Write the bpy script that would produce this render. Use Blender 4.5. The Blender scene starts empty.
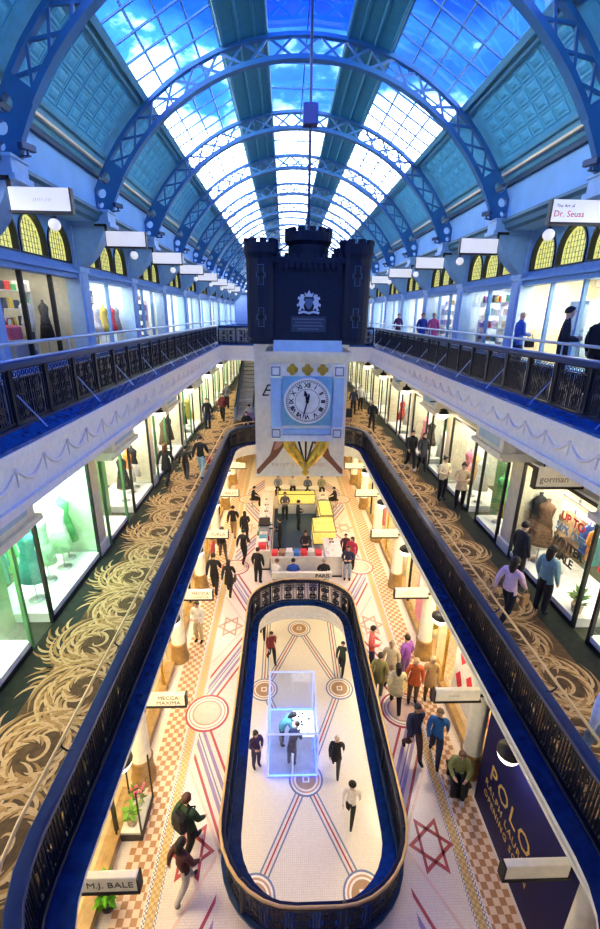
import bpy, bmesh, math, random
from mathutils import Vector, Matrix
random.seed(7)
PI = math.pi
S = bpy.context.scene
COL = S.collection

# ------------------------------------------------------------------ camera
cd = bpy.data.cameras.new('camera'); cam = bpy.data.objects.new('camera', cd); COL.objects.link(cam)
cd.sensor_fit = 'VERTICAL'; cd.sensor_height = 36.0; cd.lens = 440.0 / 929.0 * 36.0
cd.clip_start = 0.05; cd.clip_end = 400
_yaw, _pit, _rol = math.radians(2.106), math.radians(-18.973), math.radians(0.8)
_f = Vector((math.sin(_yaw) * math.cos(_pit), math.cos(_yaw) * math.cos(_pit), math.sin(_pit)))
_r = Vector((math.cos(_yaw), -math.sin(_yaw), 0)); _u = _r.cross(_f)
_r2 = _r * math.cos(_rol) + _u * math.sin(_rol); _u2 = _u * math.cos(_rol) - _r * math.sin(_rol)
M = Matrix((_r2, _u2, -_f)).transposed().to_4x4(); M.translation = (-0.62, 0, 11.05)
cam.matrix_world = M
S.camera = cam
# ------------------------------------------------------------------ view
S.view_settings.view_transform = 'Standard'; S.view_settings.look = 'None'
S.view_settings.gamma = 1.0; S.view_settings.use_curve_mapping = False
S.view_settings.exposure = 1.2
# ------------------------------------------------------------------ sky
W = bpy.data.worlds.new('sky'); S.world = W; W.use_nodes = True
nt = W.node_tree; nt.nodes.clear()
def N(tree, typ, **kw):
    n = tree.nodes.new(typ)
    for k, v in kw.items():
        if k.startswith('i_'):
            n.inputs[int(k[2:]) if k[2:].isdigit() else k[2:]].default_value = v
        else:
            setattr(n, k, v)
    return n
def L(tree, a, b): tree.links.new(a, b)
tc = N(nt, 'ShaderNodeTexCoord'); sp = N(nt, 'ShaderNodeSeparateXYZ'); L(nt, tc.outputs['Generated'], sp.inputs[0])
noi = N(nt, 'ShaderNodeTexNoise', noise_dimensions='3D'); noi.inputs['Scale'].default_value = 5.5
noi.inputs['Detail'].default_value = 6; noi.inputs['Roughness'].default_value = 0.55
mp = N(nt, 'ShaderNodeMapping'); mp.inputs['Scale'].default_value = (1, 1, 2.0); L(nt, tc.outputs['Generated'], mp.inputs[0]); L(nt, mp.outputs[0], noi.inputs['Vector'])
# haze: white low over the horizon, thinning with height; clouds break it up
ma = N(nt, 'ShaderNodeMath', operation='MULTIPLY_ADD'); L(nt, noi.outputs['Fac'], ma.inputs[0]); ma.inputs[1].default_value = -0.58; L(nt, sp.outputs['Z'], ma.inputs[2])
rp = N(nt, 'ShaderNodeValToRGB'); L(nt, ma.outputs[0], rp.inputs[0])
e = rp.color_ramp.elements; e[0].position = 0.0; e[0].color = (1.0, 1.0, 1.0, 1); e[1].position = 0.20; e[1].color = (0.006, 0.05, 0.62, 1)
x = rp.color_ramp.elements.new(0.035); x.color = (0.42, 0.68, 1.0, 1)
x = rp.color_ramp.elements.new(0.09); x.color = (0.025, 0.15, 0.95, 1)
bg = N(nt, 'ShaderNodeBackground'); L(nt, rp.outputs[0], bg.inputs['Color']); 
rs = N(nt, 'ShaderNodeValToRGB'); L(nt, ma.outputs[0], rs.inputs[0])          # the haze is the bright part of the sky
rs.color_ramp.elements[0].position = 0.0; rs.color_ramp.elements[0].color = (1, 1, 1, 1); rs.color_ramp.elements[1].position = 0.10; rs.color_ramp.elements[1].color = (0.38, 0.38, 0.38, 1)
ms = N(nt, 'ShaderNodeMath', operation='MULTIPLY'); L(nt, rs.outputs[0], ms.inputs[0]); ms.inputs[1].default_value = 5.5; L(nt, ms.outputs[0], bg.inputs['Strength'])
wo = N(nt, 'ShaderNodeOutputWorld'); L(nt, bg.outputs[0], wo.inputs[0])
# ------------------------------------------------------------------ materials
MATS = {}
def mat(name, col, rough=0.6, metal=0.0, var=0.08, scale=6.0, bump=0.0, emit=None, estr=0.0, coat=0.0, spec=0.5):
    if name in MATS: return MATS[name]
    m = bpy.data.materials.new(name); m.use_nodes = True; t = m.node_tree; b = t.nodes['Principled BSDF']
    b.inputs['Roughness'].default_value = rough; b.inputs['Metallic'].default_value = metal
    b.inputs['Specular IOR Level'].default_value = spec
    if coat: b.inputs['Coat Weight'].default_value = coat
    c = (col[0], col[1], col[2], 1)
    g = N(t, 'ShaderNodeTexCoord'); n = N(t, 'ShaderNodeTexNoise'); n.inputs['Scale'].default_value = scale; n.inputs['Detail'].default_value = 3
    L(t, g.outputs['Object'], n.inputs['Vector'])
    r = N(t, 'ShaderNodeValToRGB'); L(t, n.outputs['Fac'], r.inputs[0])
    r.color_ramp.elements[0].position = 0.3; r.color_ramp.elements[1].position = 0.7
    r.color_ramp.elements[0].color = tuple(max(0, v * (1 - var)) for v in c[:3]) + (1,)
    r.color_ramp.elements[1].color = tuple(min(1, v * (1 + var)) for v in c[:3]) + (1,)
    L(t, r.outputs[0], b.inputs['Base Color'])
    if bump:
        bp = N(t, 'ShaderNodeBump'); bp.inputs['Strength'].default_value = bump; bp.inputs['Distance'].default_value = 0.02
        L(t, n.outputs['Fac'], bp.inputs['Height']); L(t, bp.outputs[0], b.inputs['Normal'])
    if emit:
        b.inputs['Emission Color'].default_value = (emit[0], emit[1], emit[2], 1); b.inputs['Emission Strength'].default_value = estr
    MATS[name] = m
    return m
def glass(name, tint=(1, 1, 1), gloss=0.08, rough=0.02):
    if name in MATS: return MATS[name]
    m = bpy.data.materials.new(name); m.use_nodes = True; t = m.node_tree; t.nodes.clear()
    a = N(t, 'ShaderNodeBsdfTransparent'); a.inputs[0].default_value = (*tint, 1)
    g = N(t, 'ShaderNodeBsdfGlossy'); g.inputs['Roughness'].default_value = rough
    f = N(t, 'ShaderNodeLayerWeight'); f.inputs['Blend'].default_value = 0.25
    k = N(t, 'ShaderNodeMath', operation='MULTIPLY_ADD'); L(t, f.outputs['Fresnel'], k.inputs[0]); k.inputs[1].default_value = 0.35; k.inputs[2].default_value = gloss
    x = N(t, 'ShaderNodeMixShader'); L(t, k.outputs[0], x.inputs[0]); L(t, a.outputs[0], x.inputs[1]); L(t, g.outputs[0], x.inputs[2])
    o = N(t, 'ShaderNodeOutputMaterial'); L(t, x.outputs[0], o.inputs[0])
    MATS[name] = m
    return m
def m_checker(name, c1, c2, scale, rough=0.35):
    m = bpy.data.materials.new(name); m.use_nodes = True; t = m.node_tree; b = t.nodes['Principled BSDF']
    g = N(t, 'ShaderNodeTexCoord'); c = N(t, 'ShaderNodeTexChecker'); c.inputs['Scale'].default_value = scale
    c.inputs['Color1'].default_value = (*c1, 1); c.inputs['Color2'].default_value = (*c2, 1)
    L(t, g.outputs['Object'], c.inputs['Vector']); L(t, c.outputs[0], b.inputs['Base Color']); b.inputs['Roughness'].default_value = rough
    MATS[name] = m
    return m
def m_mosaic(name, c1, c2, grout, tile, rough=0.35, off=0.0):
    m = bpy.data.materials.new(name); m.use_nodes = True; t = m.node_tree; b = t.nodes['Principled BSDF']
    g = N(t, 'ShaderNodeTexCoord'); c = N(t, 'ShaderNodeTexBrick'); c.offset = off
    c.inputs['Scale'].default_value = 1.0; c.inputs['Brick Width'].default_value = tile; c.inputs['Row Height'].default_value = tile
    c.inputs['Mortar Size'].default_value = tile * 0.06
    c.inputs['Color1'].default_value = (*c1, 1); c.inputs['Color2'].default_value = (*c2, 1); c.inputs['Mortar'].default_value = (*grout, 1)
    L(t, g.outputs['Object'], c.inputs['Vector']); L(t, c.outputs[0], b.inputs['Base Color']); b.inputs['Roughness'].default_value = rough
    MATS[name] = m
    return m

BLUE_PANEL = mat('tin_panel_blue', (0.075, 0.42, 0.68), 0.5, 0.0, 0.15, 3)
BLUE_TRIM = mat('roof_trim_blue', (0.10, 0.36, 0.56), 0.5)
TEAL_BEAM = mat('ridge_beam_teal', (0.025, 0.24, 0.38), 0.5)
ARCH = mat('arch_paint', (0.02, 0.14, 0.36), 0.45, 0.0, 0.15, 2)
WALLB = mat('clerestory_blue', (0.22, 0.47, 0.85), 0.7, 0, 0.08, 1.2)
SHOPB = mat('shopfront_blue', (0.17, 0.38, 0.70), 0.5)
SHOPL = mat('shopfront_pale_blue', (0.42, 0.62, 0.85), 0.5)
CREAM = mat('cream_paint', (0.82, 0.75, 0.58), 0.6)
CREAMW = mat('cream_white', (0.86, 0.84, 0.76), 0.6)
CORN_D = mat('cornice_dark_blue', (0.02, 0.06, 0.12), 0.6)  # dark blue band below the upper cornice
FASCIA = mat('fascia_white', (0.86, 0.83, 0.74), 0.6, 0, 0.06, 12, 0.6)
LEDGE_LIT = mat('ledge_lit_blue', (0.008, 0.075, 0.25), 0.18, 0.0, 0.35, 9, 0.0, coat=0.5)  # ledge paint made lighter on the upper gallery, as if lit
IRON = mat('iron_navy', (0.003, 0.006, 0.018), 0.35, 0.3, 0.2, 20)
IRONB = mat('iron_rail_blue', (0.010, 0.038, 0.12), 0.28, 0.2, 0.15, 8)
LEDGE = mat('ledge_navy', (0.004, 0.020, 0.085), 0.22, 0.0, 0.35, 9, 0.0, coat=0.5)
BRASS = mat('brass', (0.78, 0.54, 0.22), 0.4, 0.35, 0.08)
STEEL = mat('steel_rail', (0.45, 0.55, 0.68), 0.3, 0.8)
WHITE = mat('white_paint', (0.88, 0.88, 0.86), 0.5)
BLACK = mat('black_metal', (0.008, 0.008, 0.010), 0.45)
GOLD = mat('gold_leaf', (0.75, 0.50, 0.08), 0.32, 0.85, 0.2, 15)
GREENF = mat('green_frame', (0.08, 0.26, 0.10), 0.5)
WOOD = mat('wood_brown', (0.25, 0.12, 0.05), 0.5, 0, 0.3, 4)
PANE = glass('skylight_glass', (0.82, 0.92, 1.0), 0.03)
PANE_T = glass('skylight_glass_blue', (0.10, 0.34, 0.95), 0.03)  # deeper blue tint for the ridge panes of the nearest bays
SHOPG = glass('shop_glass', (0.95, 0.98, 0.97), 0.05)
GREENG = glass('green_glass', (0.78, 0.98, 0.88), 0.08)

# ------------------------------------------------------------------ mesh helpers
class MB:
    def __init__(s): s.v = []; s.f = []; s.m = []; s.sm = []
    def add(s, vs, fs, mi=0, smooth=False, T=None):
        o = len(s.v)
        s.v += [tuple(T @ Vector(p)) for p in vs] if T is not None else [tuple(p) for p in vs]
        for f in fs: s.f.append(tuple(i + o for i in f)); s.m.append(mi); s.sm.append(smooth)
        return s
    def box(s, x0, x1, y0, y1, z0, z1, mi=0, T=None):
        if x0 > x1: x0, x1 = x1, x0
        if y0 > y1: y0, y1 = y1, y0
        if z0 > z1: z0, z1 = z1, z0
        return s.add([(x0,y0,z0),(x1,y0,z0),(x1,y1,z0),(x0,y1,z0),(x0,y0,z1),(x1,y0,z1),(x1,y1,z1),(x0,y1,z1)],
              [(3,2,1,0),(4,5,6,7),(0,1,5,4),(1,2,6,5),(2,3,7,6),(3,0,4,7)], mi, False, T)
    def bbox(s, x0, x1, y0, y1, z0, z1, b, mi=0, T=None):
        # box with bevelled top and vertical edges
        v = []; 
        for z, k in ((z0, 0), (z1 - b, 0), (z1, b)):
            X0, X1, Y0, Y1 = x0 + k, x1 - k, y0 + k, y1 - k
            c = b
            v += [(X0+c,Y0,z),(X1-c,Y0,z),(X1,Y0+c,z),(X1,Y1-c,z),(X1-c,Y1,z),(X0+c,Y1,z),(X0,Y1-c,z),(X0,Y0+c,z)]
        f = [tuple(range(7,-1,-1)), tuple(range(16,24))]
        for r in range(2):
            for i in range(8): f.append((r*8+i, r*8+(i+1)%8, r*8+8+(i+1)%8, r*8+8+i))
        return s.add(v, f, mi, False, T)
    def prism(s, pts, d0, d1, axis='z', mi=0, T=None):
        n = len(pts)
        def P(a, b, d): return {'z': (a, b, d), 'y': (a, d, b), 'x': (d, a, b)}[axis]
        v = [P(a, b, d0) for a, b in pts] + [P(a, b, d1) for a, b in pts]
        f = [tuple(range(n-1, -1, -1)), tuple(range(n, 2*n))] + [(i, (i+1) % n, n+(i+1) % n, n+i) for i in range(n)]
        return s.add(v, f, mi, False, T)
    def strip(s, pa, pb, mi=0, closed=False, smooth=False, T=None):
        n = len(pa); f = []
        for i in range(n if closed else n-1):
            j = (i+1) % n; f.append((i, j, n+j, n+i))
        return s.add(list(pa)+list(pb), f, mi, smooth, T)
    def cyl(s, p0, p1, r0, r1=None, n=10, mi=0, caps=True, T=None, smooth=True):
        r1 = r0 if r1 is None else r1
        p0, p1 = Vector(p0), Vector(p1); d = (p1-p0)
        if d.length < 1e-7: return s
        d.normalize(); a = d.orthogonal().normalized(); b = d.cross(a)
        v = []
        for p, r in ((p0, r0), (p1, r1)):
            for i in range(n):
                t = 2*PI*i/n; v.append(p + a*(r*math.cos(t)) + b*(r*math.sin(t)))
        s.add(v, [(i, (i+1) % n, n+(i+1) % n, n+i) for i in range(n)], mi, smooth, T)
        if caps: s.add(v, [tuple(range(n-1, -1, -1)), tuple(range(n, 2*n))], mi, False, T)
        return s
    def tube(s, pts, r, n=6, mi=0, closed=False, T=None, smooth=True):
        pts = [Vector(p) for p in pts]; m = len(pts); v = []; ref = None
        for i, p in enumerate(pts):
            if closed: d = pts[(i+1) % m] - pts[i-1]
            else: d = pts[min(i+1, m-1)] - pts[max(i-1, 0)]
            d.normalize()
            if ref is None: ref = d.orthogonal().normalized()
            a = (ref - d*ref.dot(d))
            a = a.normalized() if a.length > 1e-5 else d.orthogonal().normalized()
            ref = a; b = d.cross(a)
            rr = r[i] if isinstance(r, (list, tuple)) else r
            for k in range(n):
                t = 2*PI*k/n + PI/n; v.append(p + a*(rr*math.cos(t)) + b*(rr*math.sin(t)))
        f = []
        for i in range(m if closed else m-1):
            j = (i+1) % m
            for k in range(n): f.append((i*n+k, i*n+(k+1) % n, j*n+(k+1) % n, j*n+k))
        s.add(v, f, mi, smooth, T)
        if not closed: s.add(v, [tuple(range(n-1, -1, -1)), tuple(range((m-1)*n, m*n))], mi, False, T)
        return s
    def lathe(s, prof, n=16, mi=0, T=None, smooth=True, a0=0, a1=2*PI, c=(0, 0)):
        full = abs(a1-a0-2*PI) < 1e-6; k = n if full else n+1; v = []
        for r, z in prof:
            for i in range(k):
                t = a0+(a1-a0)*i/n; v.append((c[0]+r*math.cos(t), c[1]+r*math.sin(t), z))
        f = []
        for j in range(len(prof)-1):
            for i in range(n):
                i2 = (i+1) % k; f.append((j*k+i, j*k+i2, (j+1)*k+i2, (j+1)*k+i))
        return s.add(v, f, mi, smooth, T)
    def sphere(s, c, r, n=10, m=7, mi=0, sc=(1, 1, 1), T=None, z0=-1.0, z1=1.0):
        prof = []
        for j in range(m+1):
            t = math.asin(z0) + (math.asin(z1)-math.asin(z0))*j/m
            prof.append((max(1e-4, math.cos(t)), math.sin(t)))
        TT = Matrix.Translation(c) @ Matrix.Diagonal((r*sc[0], r*sc[1], r*sc[2], 1))
        return s.lathe(prof, n, mi, T @ TT if T is not None else TT)
    def mesh(s, name):
        me = bpy.data.meshes.new(name); me.from_pydata(s.v, [], s.f); 
        me.polygons.foreach_set('material_index', s.m); me.polygons.foreach_set('use_smooth', s.sm)
        me.update(); return me
    def build(s, name, mats, parent=None, loc=None, rz=0.0):
        return link(name, s.mesh(name), mats, parent, loc, rz)
def link(name, me, mats=None, parent=None, loc=None, rz=0.0):
    o = bpy.data.objects.new(name, me); COL.objects.link(o)
    if mats is not None and me is not None and len(me.materials) == 0:
        for m in (mats if isinstance(mats, (list, tuple)) else [mats]): me.materials.append(m)
    if parent is not None: o.parent = parent
    if loc is not None: o.location = loc
    if rz: o.rotation_euler = (0, 0, rz)
    return o
def tag(o, label=None, cat=None, group=None, kind=None):
    if label: o['label'] = label
    if cat: o['category'] = cat
    if group: o['group'] = group
    if kind: o['kind'] = kind
    return o
def thing(name, label, cat, loc=(0, 0, 0), rz=0.0, group=None):
    o = bpy.data.objects.new(name, None); COL.objects.link(o); o.location = loc; o.rotation_euler = (0, 0, rz)
    o.empty_display_size = 0.2
    return tag(o, label, cat, group)
def struct(name, parent=None):
    o = bpy.data.objects.new(name, None); COL.objects.link(o); o.empty_display_size = 0.2
    if parent: o.parent = parent
    else: o['kind'] = 'structure'
    return o
def kids(o): return [c for c in bpy.data.objects if c.parent == o]
CH = {}
def copy_tree(o, loc, rz=None, label=None, group=None, sc=None):
    ch = CH.get(o.name)
    if ch is None: ch = CH[o.name] = [(c, kids(c)) for c in kids(o)]
    r = o.copy(); COL.objects.link(r); r.location = loc
    if rz is not None: r.rotation_euler = (0, 0, rz)
    if sc is not None: r.scale = sc
    if label: r['label'] = label
    if group: r['group'] = group
    for c, gs in ch:
        d = c.copy(); COL.objects.link(d); d.parent = r
        for g in gs:
            h = g.copy(); COL.objects.link(h); h.parent = d
    return r
def fill2d(name, loops, z0, z1, mi=None):
    """flat shape with holes (closed loops of x,y), extruded between z0 and z1 -> mesh"""
    cu = bpy.data.curves.new(name, 'CURVE'); cu.dimensions = '2D'; cu.fill_mode = 'BOTH'; cu.extrude = (z1-z0)/2
    for lp in loops:
        s = cu.splines.new('POLY'); s.points.add(len(lp)-1)
        for p, q in zip(s.points, lp): p.co = (q[0], q[1], 0, 1)
        s.use_cyclic_u = True
    o = bpy.data.objects.new(name, cu); me = bpy.data.meshes.new_from_object(o)
    bpy.data.objects.remove(o); bpy.data.curves.remove(cu)
    me.transform(Matrix.Translation((0, 0, (z0+z1)/2))); me.name = name
    return me
def text_mesh(txt, size, depth=0.006, font_shear=0.0, spacing=1.0, bold=0.0):
    cu = bpy.data.curves.new('t', 'FONT'); cu.body = txt; cu.size = size; cu.extrude = depth/2; cu.align_x = 'CENTER'; cu.align_y = 'CENTER'
    cu.shear = font_shear; cu.space_character = spacing; cu.offset = bold; cu.resolution_u = 2
    o = bpy.data.objects.new('t', cu); me = bpy.data.meshes.new_from_object(o); bpy.data.objects.remove(o); bpy.data.curves.remove(cu)
    me.name = 'lettering'
    return me
def lettering(txt, size, m, parent, T, depth=0.006, **kw):
    me = text_mesh(txt, size, depth, **kw); me.transform(T)
    me.materials.clear(); me.materials.append(m)
    return link('lettering', me, None, parent)
def rrect(hw, y0, y1, r, n=8):
    pts = []
    for cx, cy, a in ((hw-r, y1-r, 0), (-hw+r, y1-r, PI/2), (-hw+r, y0+r, PI), (hw-r, y0+r, 1.5*PI)):
        for i in range(n+1):
            t = a+PI/2*i/n; pts.append((cx+r*math.cos(t), cy+r*math.sin(t)))
    return pts
FACE = Matrix.Rotation(PI/2, 4, 'X')          # text in the XY plane -> upright, facing -Y
def lamp(name, kind, loc, energy, col, parent=None, size=0.2, rot=None, sy=None):
    d = bpy.data.lights.new(name, kind); d.energy = energy; d.color = col
    if kind == 'AREA':
        d.size = size
        if sy: d.shape = 'RECTANGLE'; d.size_y = sy
    else: d.shadow_soft_size = size
    o = bpy.data.objects.new(name, d); COL.objects.link(o); o.location = loc
    if rot: o.rotation_euler = rot
    if parent: o.parent = parent
    return o
WARM = (1.0, 0.80, 0.52); NEUT = (1.0, 0.93, 0.82); COOL = (0.80, 0.92, 1.0)
# ================================================================== SETTING
Y0B, DB = 10.65, 5.05                       # first visible roof arch, bay length
def YK(k): return Y0B + DB*k
ZG, ZL1, ZL2, ZLG = 0.0, 4.75, 9.40, -4.5
RING_HOLE = rrect(1.57, 5.38, 14.75, 1.25)
RING_RAIL = rrect(1.90, 4.88, 15.02, 1.50)
VOID1 = rrect(2.94, 1.96, 21.30, 1.45)            # edge of the blue ledge
VOID1S = rrect(3.20, 1.7, 21.56, 1.6)             # slab edge, set back under the ledge
RING_SLAB = rrect(1.80, 5.12, 14.98, 1.4)
VOID1_RAIL = rrect(3.30, 1.6, 21.65, 1.7)
def rect(x0, x1, y0, y1): return [(x0, y0), (x1, y0), (x1, y1), (x0, y1)]

# --- floors
FL_G = m_mosaic('ground_mosaic', (0.80, 0.70, 0.62), (0.86, 0.77, 0.69), (0.62, 0.52, 0.46), 0.045, 0.3)
floor_g = tag(link('floor_ground', fill2d('floor_ground', [rect(-4.3, 4.3, -3, 48), RING_SLAB], -0.55, 0), [FL_G]), kind='structure')
FL_B = m_mosaic('basement_mosaic', (0.80, 0.76, 0.66), (0.86, 0.82, 0.72), (0.66, 0.60, 0.50), 0.06, 0.25)
mb = MB(); mb.box(-7, 7, -2, 34, ZLG-0.2, ZLG); floor_b = tag(mb.build('floor_basement', FL_B), kind='structure')
mb = MB()
mb.box(-7.2, -7, -2, 34, ZLG, -0.55); mb.box(7, 7.2, -2, 34, ZLG, -0.55); mb.box(-7, 7, 33.8, 34, ZLG, -0.55); mb.box(-7, 7, -2.2, -2, ZLG, -0.55)
tag(mb.build('wall_basement', CREAM), kind='structure')
SHOPFL = mat('shop_floor_timber', (0.62, 0.45, 0.26), 0.4, 0, 0.15, 3)
for s, nm in ((-1, 'left'), (1, 'right')):
    mb = MB(); mb.box(s*4.3, s*8.0, -3, 48, -0.55, 0.0); tag(mb.build('floor_ground_shops_' + nm, SHOPFL), kind='structure')
floor_1 = tag(link('floor_lower_gallery', fill2d('floor_lower_gallery', [rect(-8.6, 8.6, -3, 60), VOID1S], 4.32, ZL1), [mat('gallery_floor_dark', (0.05, 0.055, 0.03), 0.8, 0, 0.2, 5)]), kind='structure')
tag(link('ceiling_ground', fill2d('ceiling_ground', [rect(-8.6, 8.6, -3, 60), VOID1S], 4.24, 4.32), [CREAM]), kind='structure')
VOID2 = rect(-4.1, 4.1, 0.35, 24.6)
floor_2 = tag(link('floor_upper_gallery', fill2d('floor_upper_gallery', [rect(-10.2, 10.2, -5, 72), VOID2], 8.72, ZL2), [mat('upper_floor_carpet', (0.03, 0.035, 0.05), 0.6)]), kind='structure')
tag(link('ceiling_lower_gallery', fill2d('ceiling_lower_gallery', [rect(-8.6, 8.6, -3, 60), VOID2], 8.62, 8.72), [CREAMW]), kind='structure')
# edge fascias of the three openings, with a moulded lip
def fascia(name, loop, z0, z1, m, lip=0.05, lipz=0.07, inward=1):
    n = len(loop); cx = sum(p[0] for p in loop)/n; cy = sum(p[1] for p in loop)/n
    def off(d):
        r = []
        for i in range(n):
            a, b = Vector(loop[i-1]), Vector(loop[(i+1) % n]); t = (b-a).normalized(); nn = Vector((-t.y, t.x))
            p = Vector(loop[i]); r.append(p + nn*d)
        return r
    mb = MB(); prof = [(0, z0), (lip, z0), (lip, z0+lipz), (0.012, z0+lipz), (0.012, z1-lipz), (lip, z1-lipz), (lip, z1), (0, z1)]
    rings = [[(p.x, p.y, z) for p in off(d)] for d, z in prof]
    for a, b in zip(rings, rings[1:]): mb.strip(b, a, 0, True)
    return tag(mb.build(name, m), kind='structure')
VOID2D = []
for i in range(4):
    a, b = VOID2[i], VOID2[(i+1) % 4]
    for k in range(12): VOID2D.append((a[0]+(b[0]-a[0])*k/12, a[1]+(b[1]-a[1])*k/12))
mb = MB()
mb.box(-4.1, -4.04, 0.35, 24.6, 8.6, 9.36); mb.box(4.04, 4.1, 0.35, 24.6, 8.6, 9.36); mb.box(-4.1, 4.1, 24.54, 24.6, 8.6, 9.36)
for s in (-1, 1):
    mb.box(s*3.98, s*4.1, 0.35, 24.6, 8.58, 8.70); mb.box(s*3.99, s*4.1, 0.35, 24.6, 9.24, 9.36)
mb.box(-4.1, 4.1, 24.48, 24.6, 8.58, 8.70); mb.box(-4.1, 4.1, 24.49, 24.6, 9.24, 9.36)
tr = tag(mb.build('trim_upper_gallery', FASCIA), kind='structure')
# raised swags along the fascia
sw = MB(); pts = [(-0.30 + 0.6*i/10, 0, -0.16*math.sin(PI*i/10)) for i in range(11)]
sw.tube(pts, [0.012+0.022*math.sin(PI*i/10) for i in range(11)], 5); sw.sphere((-0.33, 0, 0.02), 0.045, 6, 4); sw.cyl((-0.33, 0, 0), (-0.33, 0, -0.2), 0.02, 0.008, 5)
swm = sw.mesh('swag'); swm.materials.append(FASCIA)
for s in (-1, 1):
    for i in range(34):
        o = link('swag', swm, None, tr, (s*4.03, 0.8+0.7*i, 9.08), PI/2)
fascia('trim_lower_gallery', VOID1S, 4.24, 4.72, CREAMW)
fascia('trim_ground_opening', RING_SLAB, -0.75, -0.05, CREAMW)
# blue ledges between the balustrades and the openings
def ledge(name, loop_in, loop_out, z, h, label):
    mb = MB(); n = len(loop_in)
    a = [(p[0], p[1], z+h*0.4) for p in loop_in]; b = [(p[0], p[1], z+h) for p in loop_out]; c = [(p[0], p[1], z) for p in loop_in]
    e = [(p[0], p[1], z-0.05) for p in loop_in]; g = [(p[0], p[1], z-0.05) for p in loop_out]
    mb.strip(a, b, 0, True); mb.strip(c, a, 1, True); mb.strip(e, c, 1, True); mb.strip(g, e, 1, True)
    o = mb.build(name, [LEDGE, CREAMW]); return tag(o, kind='structure')
ledge('trim_lower_ledge', VOID1, VOID1_RAIL, 4.80, 0.05, '')
ledge('trim_ground_ledge', RING_HOLE, RING_RAIL, 0.0, 0.05, '')
for s, nm in ((-1, 'left'), (1, 'right')):
    mb = MB(); mb.prism([(s*4.02, 9.36), (s*4.02, 9.40), (s*4.32, 9.50), (s*4.32, 9.36)], 0.35, 24.9, 'y')
    tag(mb.build('trim_upper_ledge_' + nm, LEDGE_LIT), kind='structure')
mb = MB(); mb.box(-4.02, 4.02, 24.52, 24.85, 9.36, 9.46); tag(mb.build('trim_upper_ledge_end', LEDGE_LIT), kind='structure')
# bridge behind the photographer, unseen back wall added to block sky light, closing walls
mb = MB(); mb.box(-10.2, 10.2, -5.2, -5, 0, 19); tag(mb.build('wall_back_light_block', SHOPL), kind='structure')
for s, nm in ((-1, 'left'), (1, 'right')):
    mb = MB(); mb.box(s*8.0, s*8.15, -3, 48, 0, 4.3); tag(mb.build('wall_ground_' + nm, CREAM), kind='structure')
    mb = MB(); mb.box(s*8.4, s*8.6, -3, 60, ZL1, 8.62); tag(mb.build('wall_lower_' + nm, CREAMW), kind='structure')
    mb = MB(); mb.box(s*9.9, s*10.1, -5, 72, ZL2, 13.7); tag(mb.build('wall_upper_' + nm, mat('upper_shop_back', (0.80, 0.78, 0.70), 0.7)), kind='structure')
mb = MB(); mb.box(-8.3, 8.3, 47.8, 48, 0, 4.3); tag(mb.build('wall_ground_end', CREAM), kind='structure')
mb = MB(); mb.box(-8.6, 8.6, 59.8, 60, ZL1, 8.62); tag(mb.build('wall_lower_end', CREAM), kind='structure')
mb = MB(); mb.box(-8.6, 8.6, -3.2, -3, -0.5, 8.62); tag(mb.build('wall_lower_back', CREAM), kind='structure')

# --- vaulted roof
ZC, RO = 11.37, 7.18
RS = 7.32
def VP(a, R, y): return (R*math.sin(a), y, ZC+R*math.cos(a))
D = math.radians
roof = struct('ceiling_vault')
def arc_sheet(mb, a0, a1, R, y0, y1, n=6, mi=0, th=0.03):
    A = [a0+(a1-a0)*i/n for i in range(n+1)]
    mb.strip([VP(a, R, y0) for a in A], [VP(a, R, y1) for a in A], mi)
    mb.strip([VP(a, R+th, y1) for a in A], [VP(a, R+th, y0) for a in A], mi)
    mb.strip([VP(a, R+th, y0) for a in A], [VP(a, R, y0) for a in A], mi); mb.strip([VP(a, R, y1) for a in A], [VP(a, R+th, y1) for a in A], mi)
    for a in (a0, a1): mb.add([VP(a, R, y0), VP(a, R, y1), VP(a, R+th, y1), VP(a, R+th, y0)], [(0, 1, 2, 3), (3, 2, 1, 0)], mi)
A_P0, A_P1, A_B0, A_B1 = D(57.0), D(40.4), D(20.0), D(8.8)
KS = range(-4, 12)
tile = MB(); tw, thh = 0.375, 0.515
def fr(ins, z, w=tw, h=thh): return [(-w/2+ins, -h/2+ins, z), (w/2-ins, -h/2+ins, z), (w/2-ins, h/2-ins, z), (-w/2+ins, h/2-ins, z)]
rings = [fr(0, 0), fr(0.01, -0.02), fr(0.05, -0.022), fr(0.07, -0.008), fr(0.14, -0.03)]
for a, b in zip(rings, rings[1:]): tile.strip(b, a, 0, True)
tile.add(rings[-1], [(3, 2, 1, 0)])
tile_me = tile.mesh('tin_tile'); tile_me.materials.append(BLUE_PANEL)
def purlin_bits(mb, s, y0, y1):
    for a, w, dep in ((A_P1, 0.16, 0.16), (A_P1+D(1.6), 0.07, 0.09), (A_P0-D(0.8), 0.09, 0.08)):
        c = Vector(VP(s*a, RS-0.02, 0)); t = Vector((math.cos(a)*s, 0, -math.sin(a))); nrm = Vector((math.sin(s*a), 0, math.cos(s*a)))
        q = [c - t*w/2 - nrm*dep, c + t*w/2 - nrm*dep, c + t*w/2, c - t*w/2]
        mb.prism([(p.x, p.z) for p in q], y0, y1, 'y')
pane_cache = {}
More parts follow.
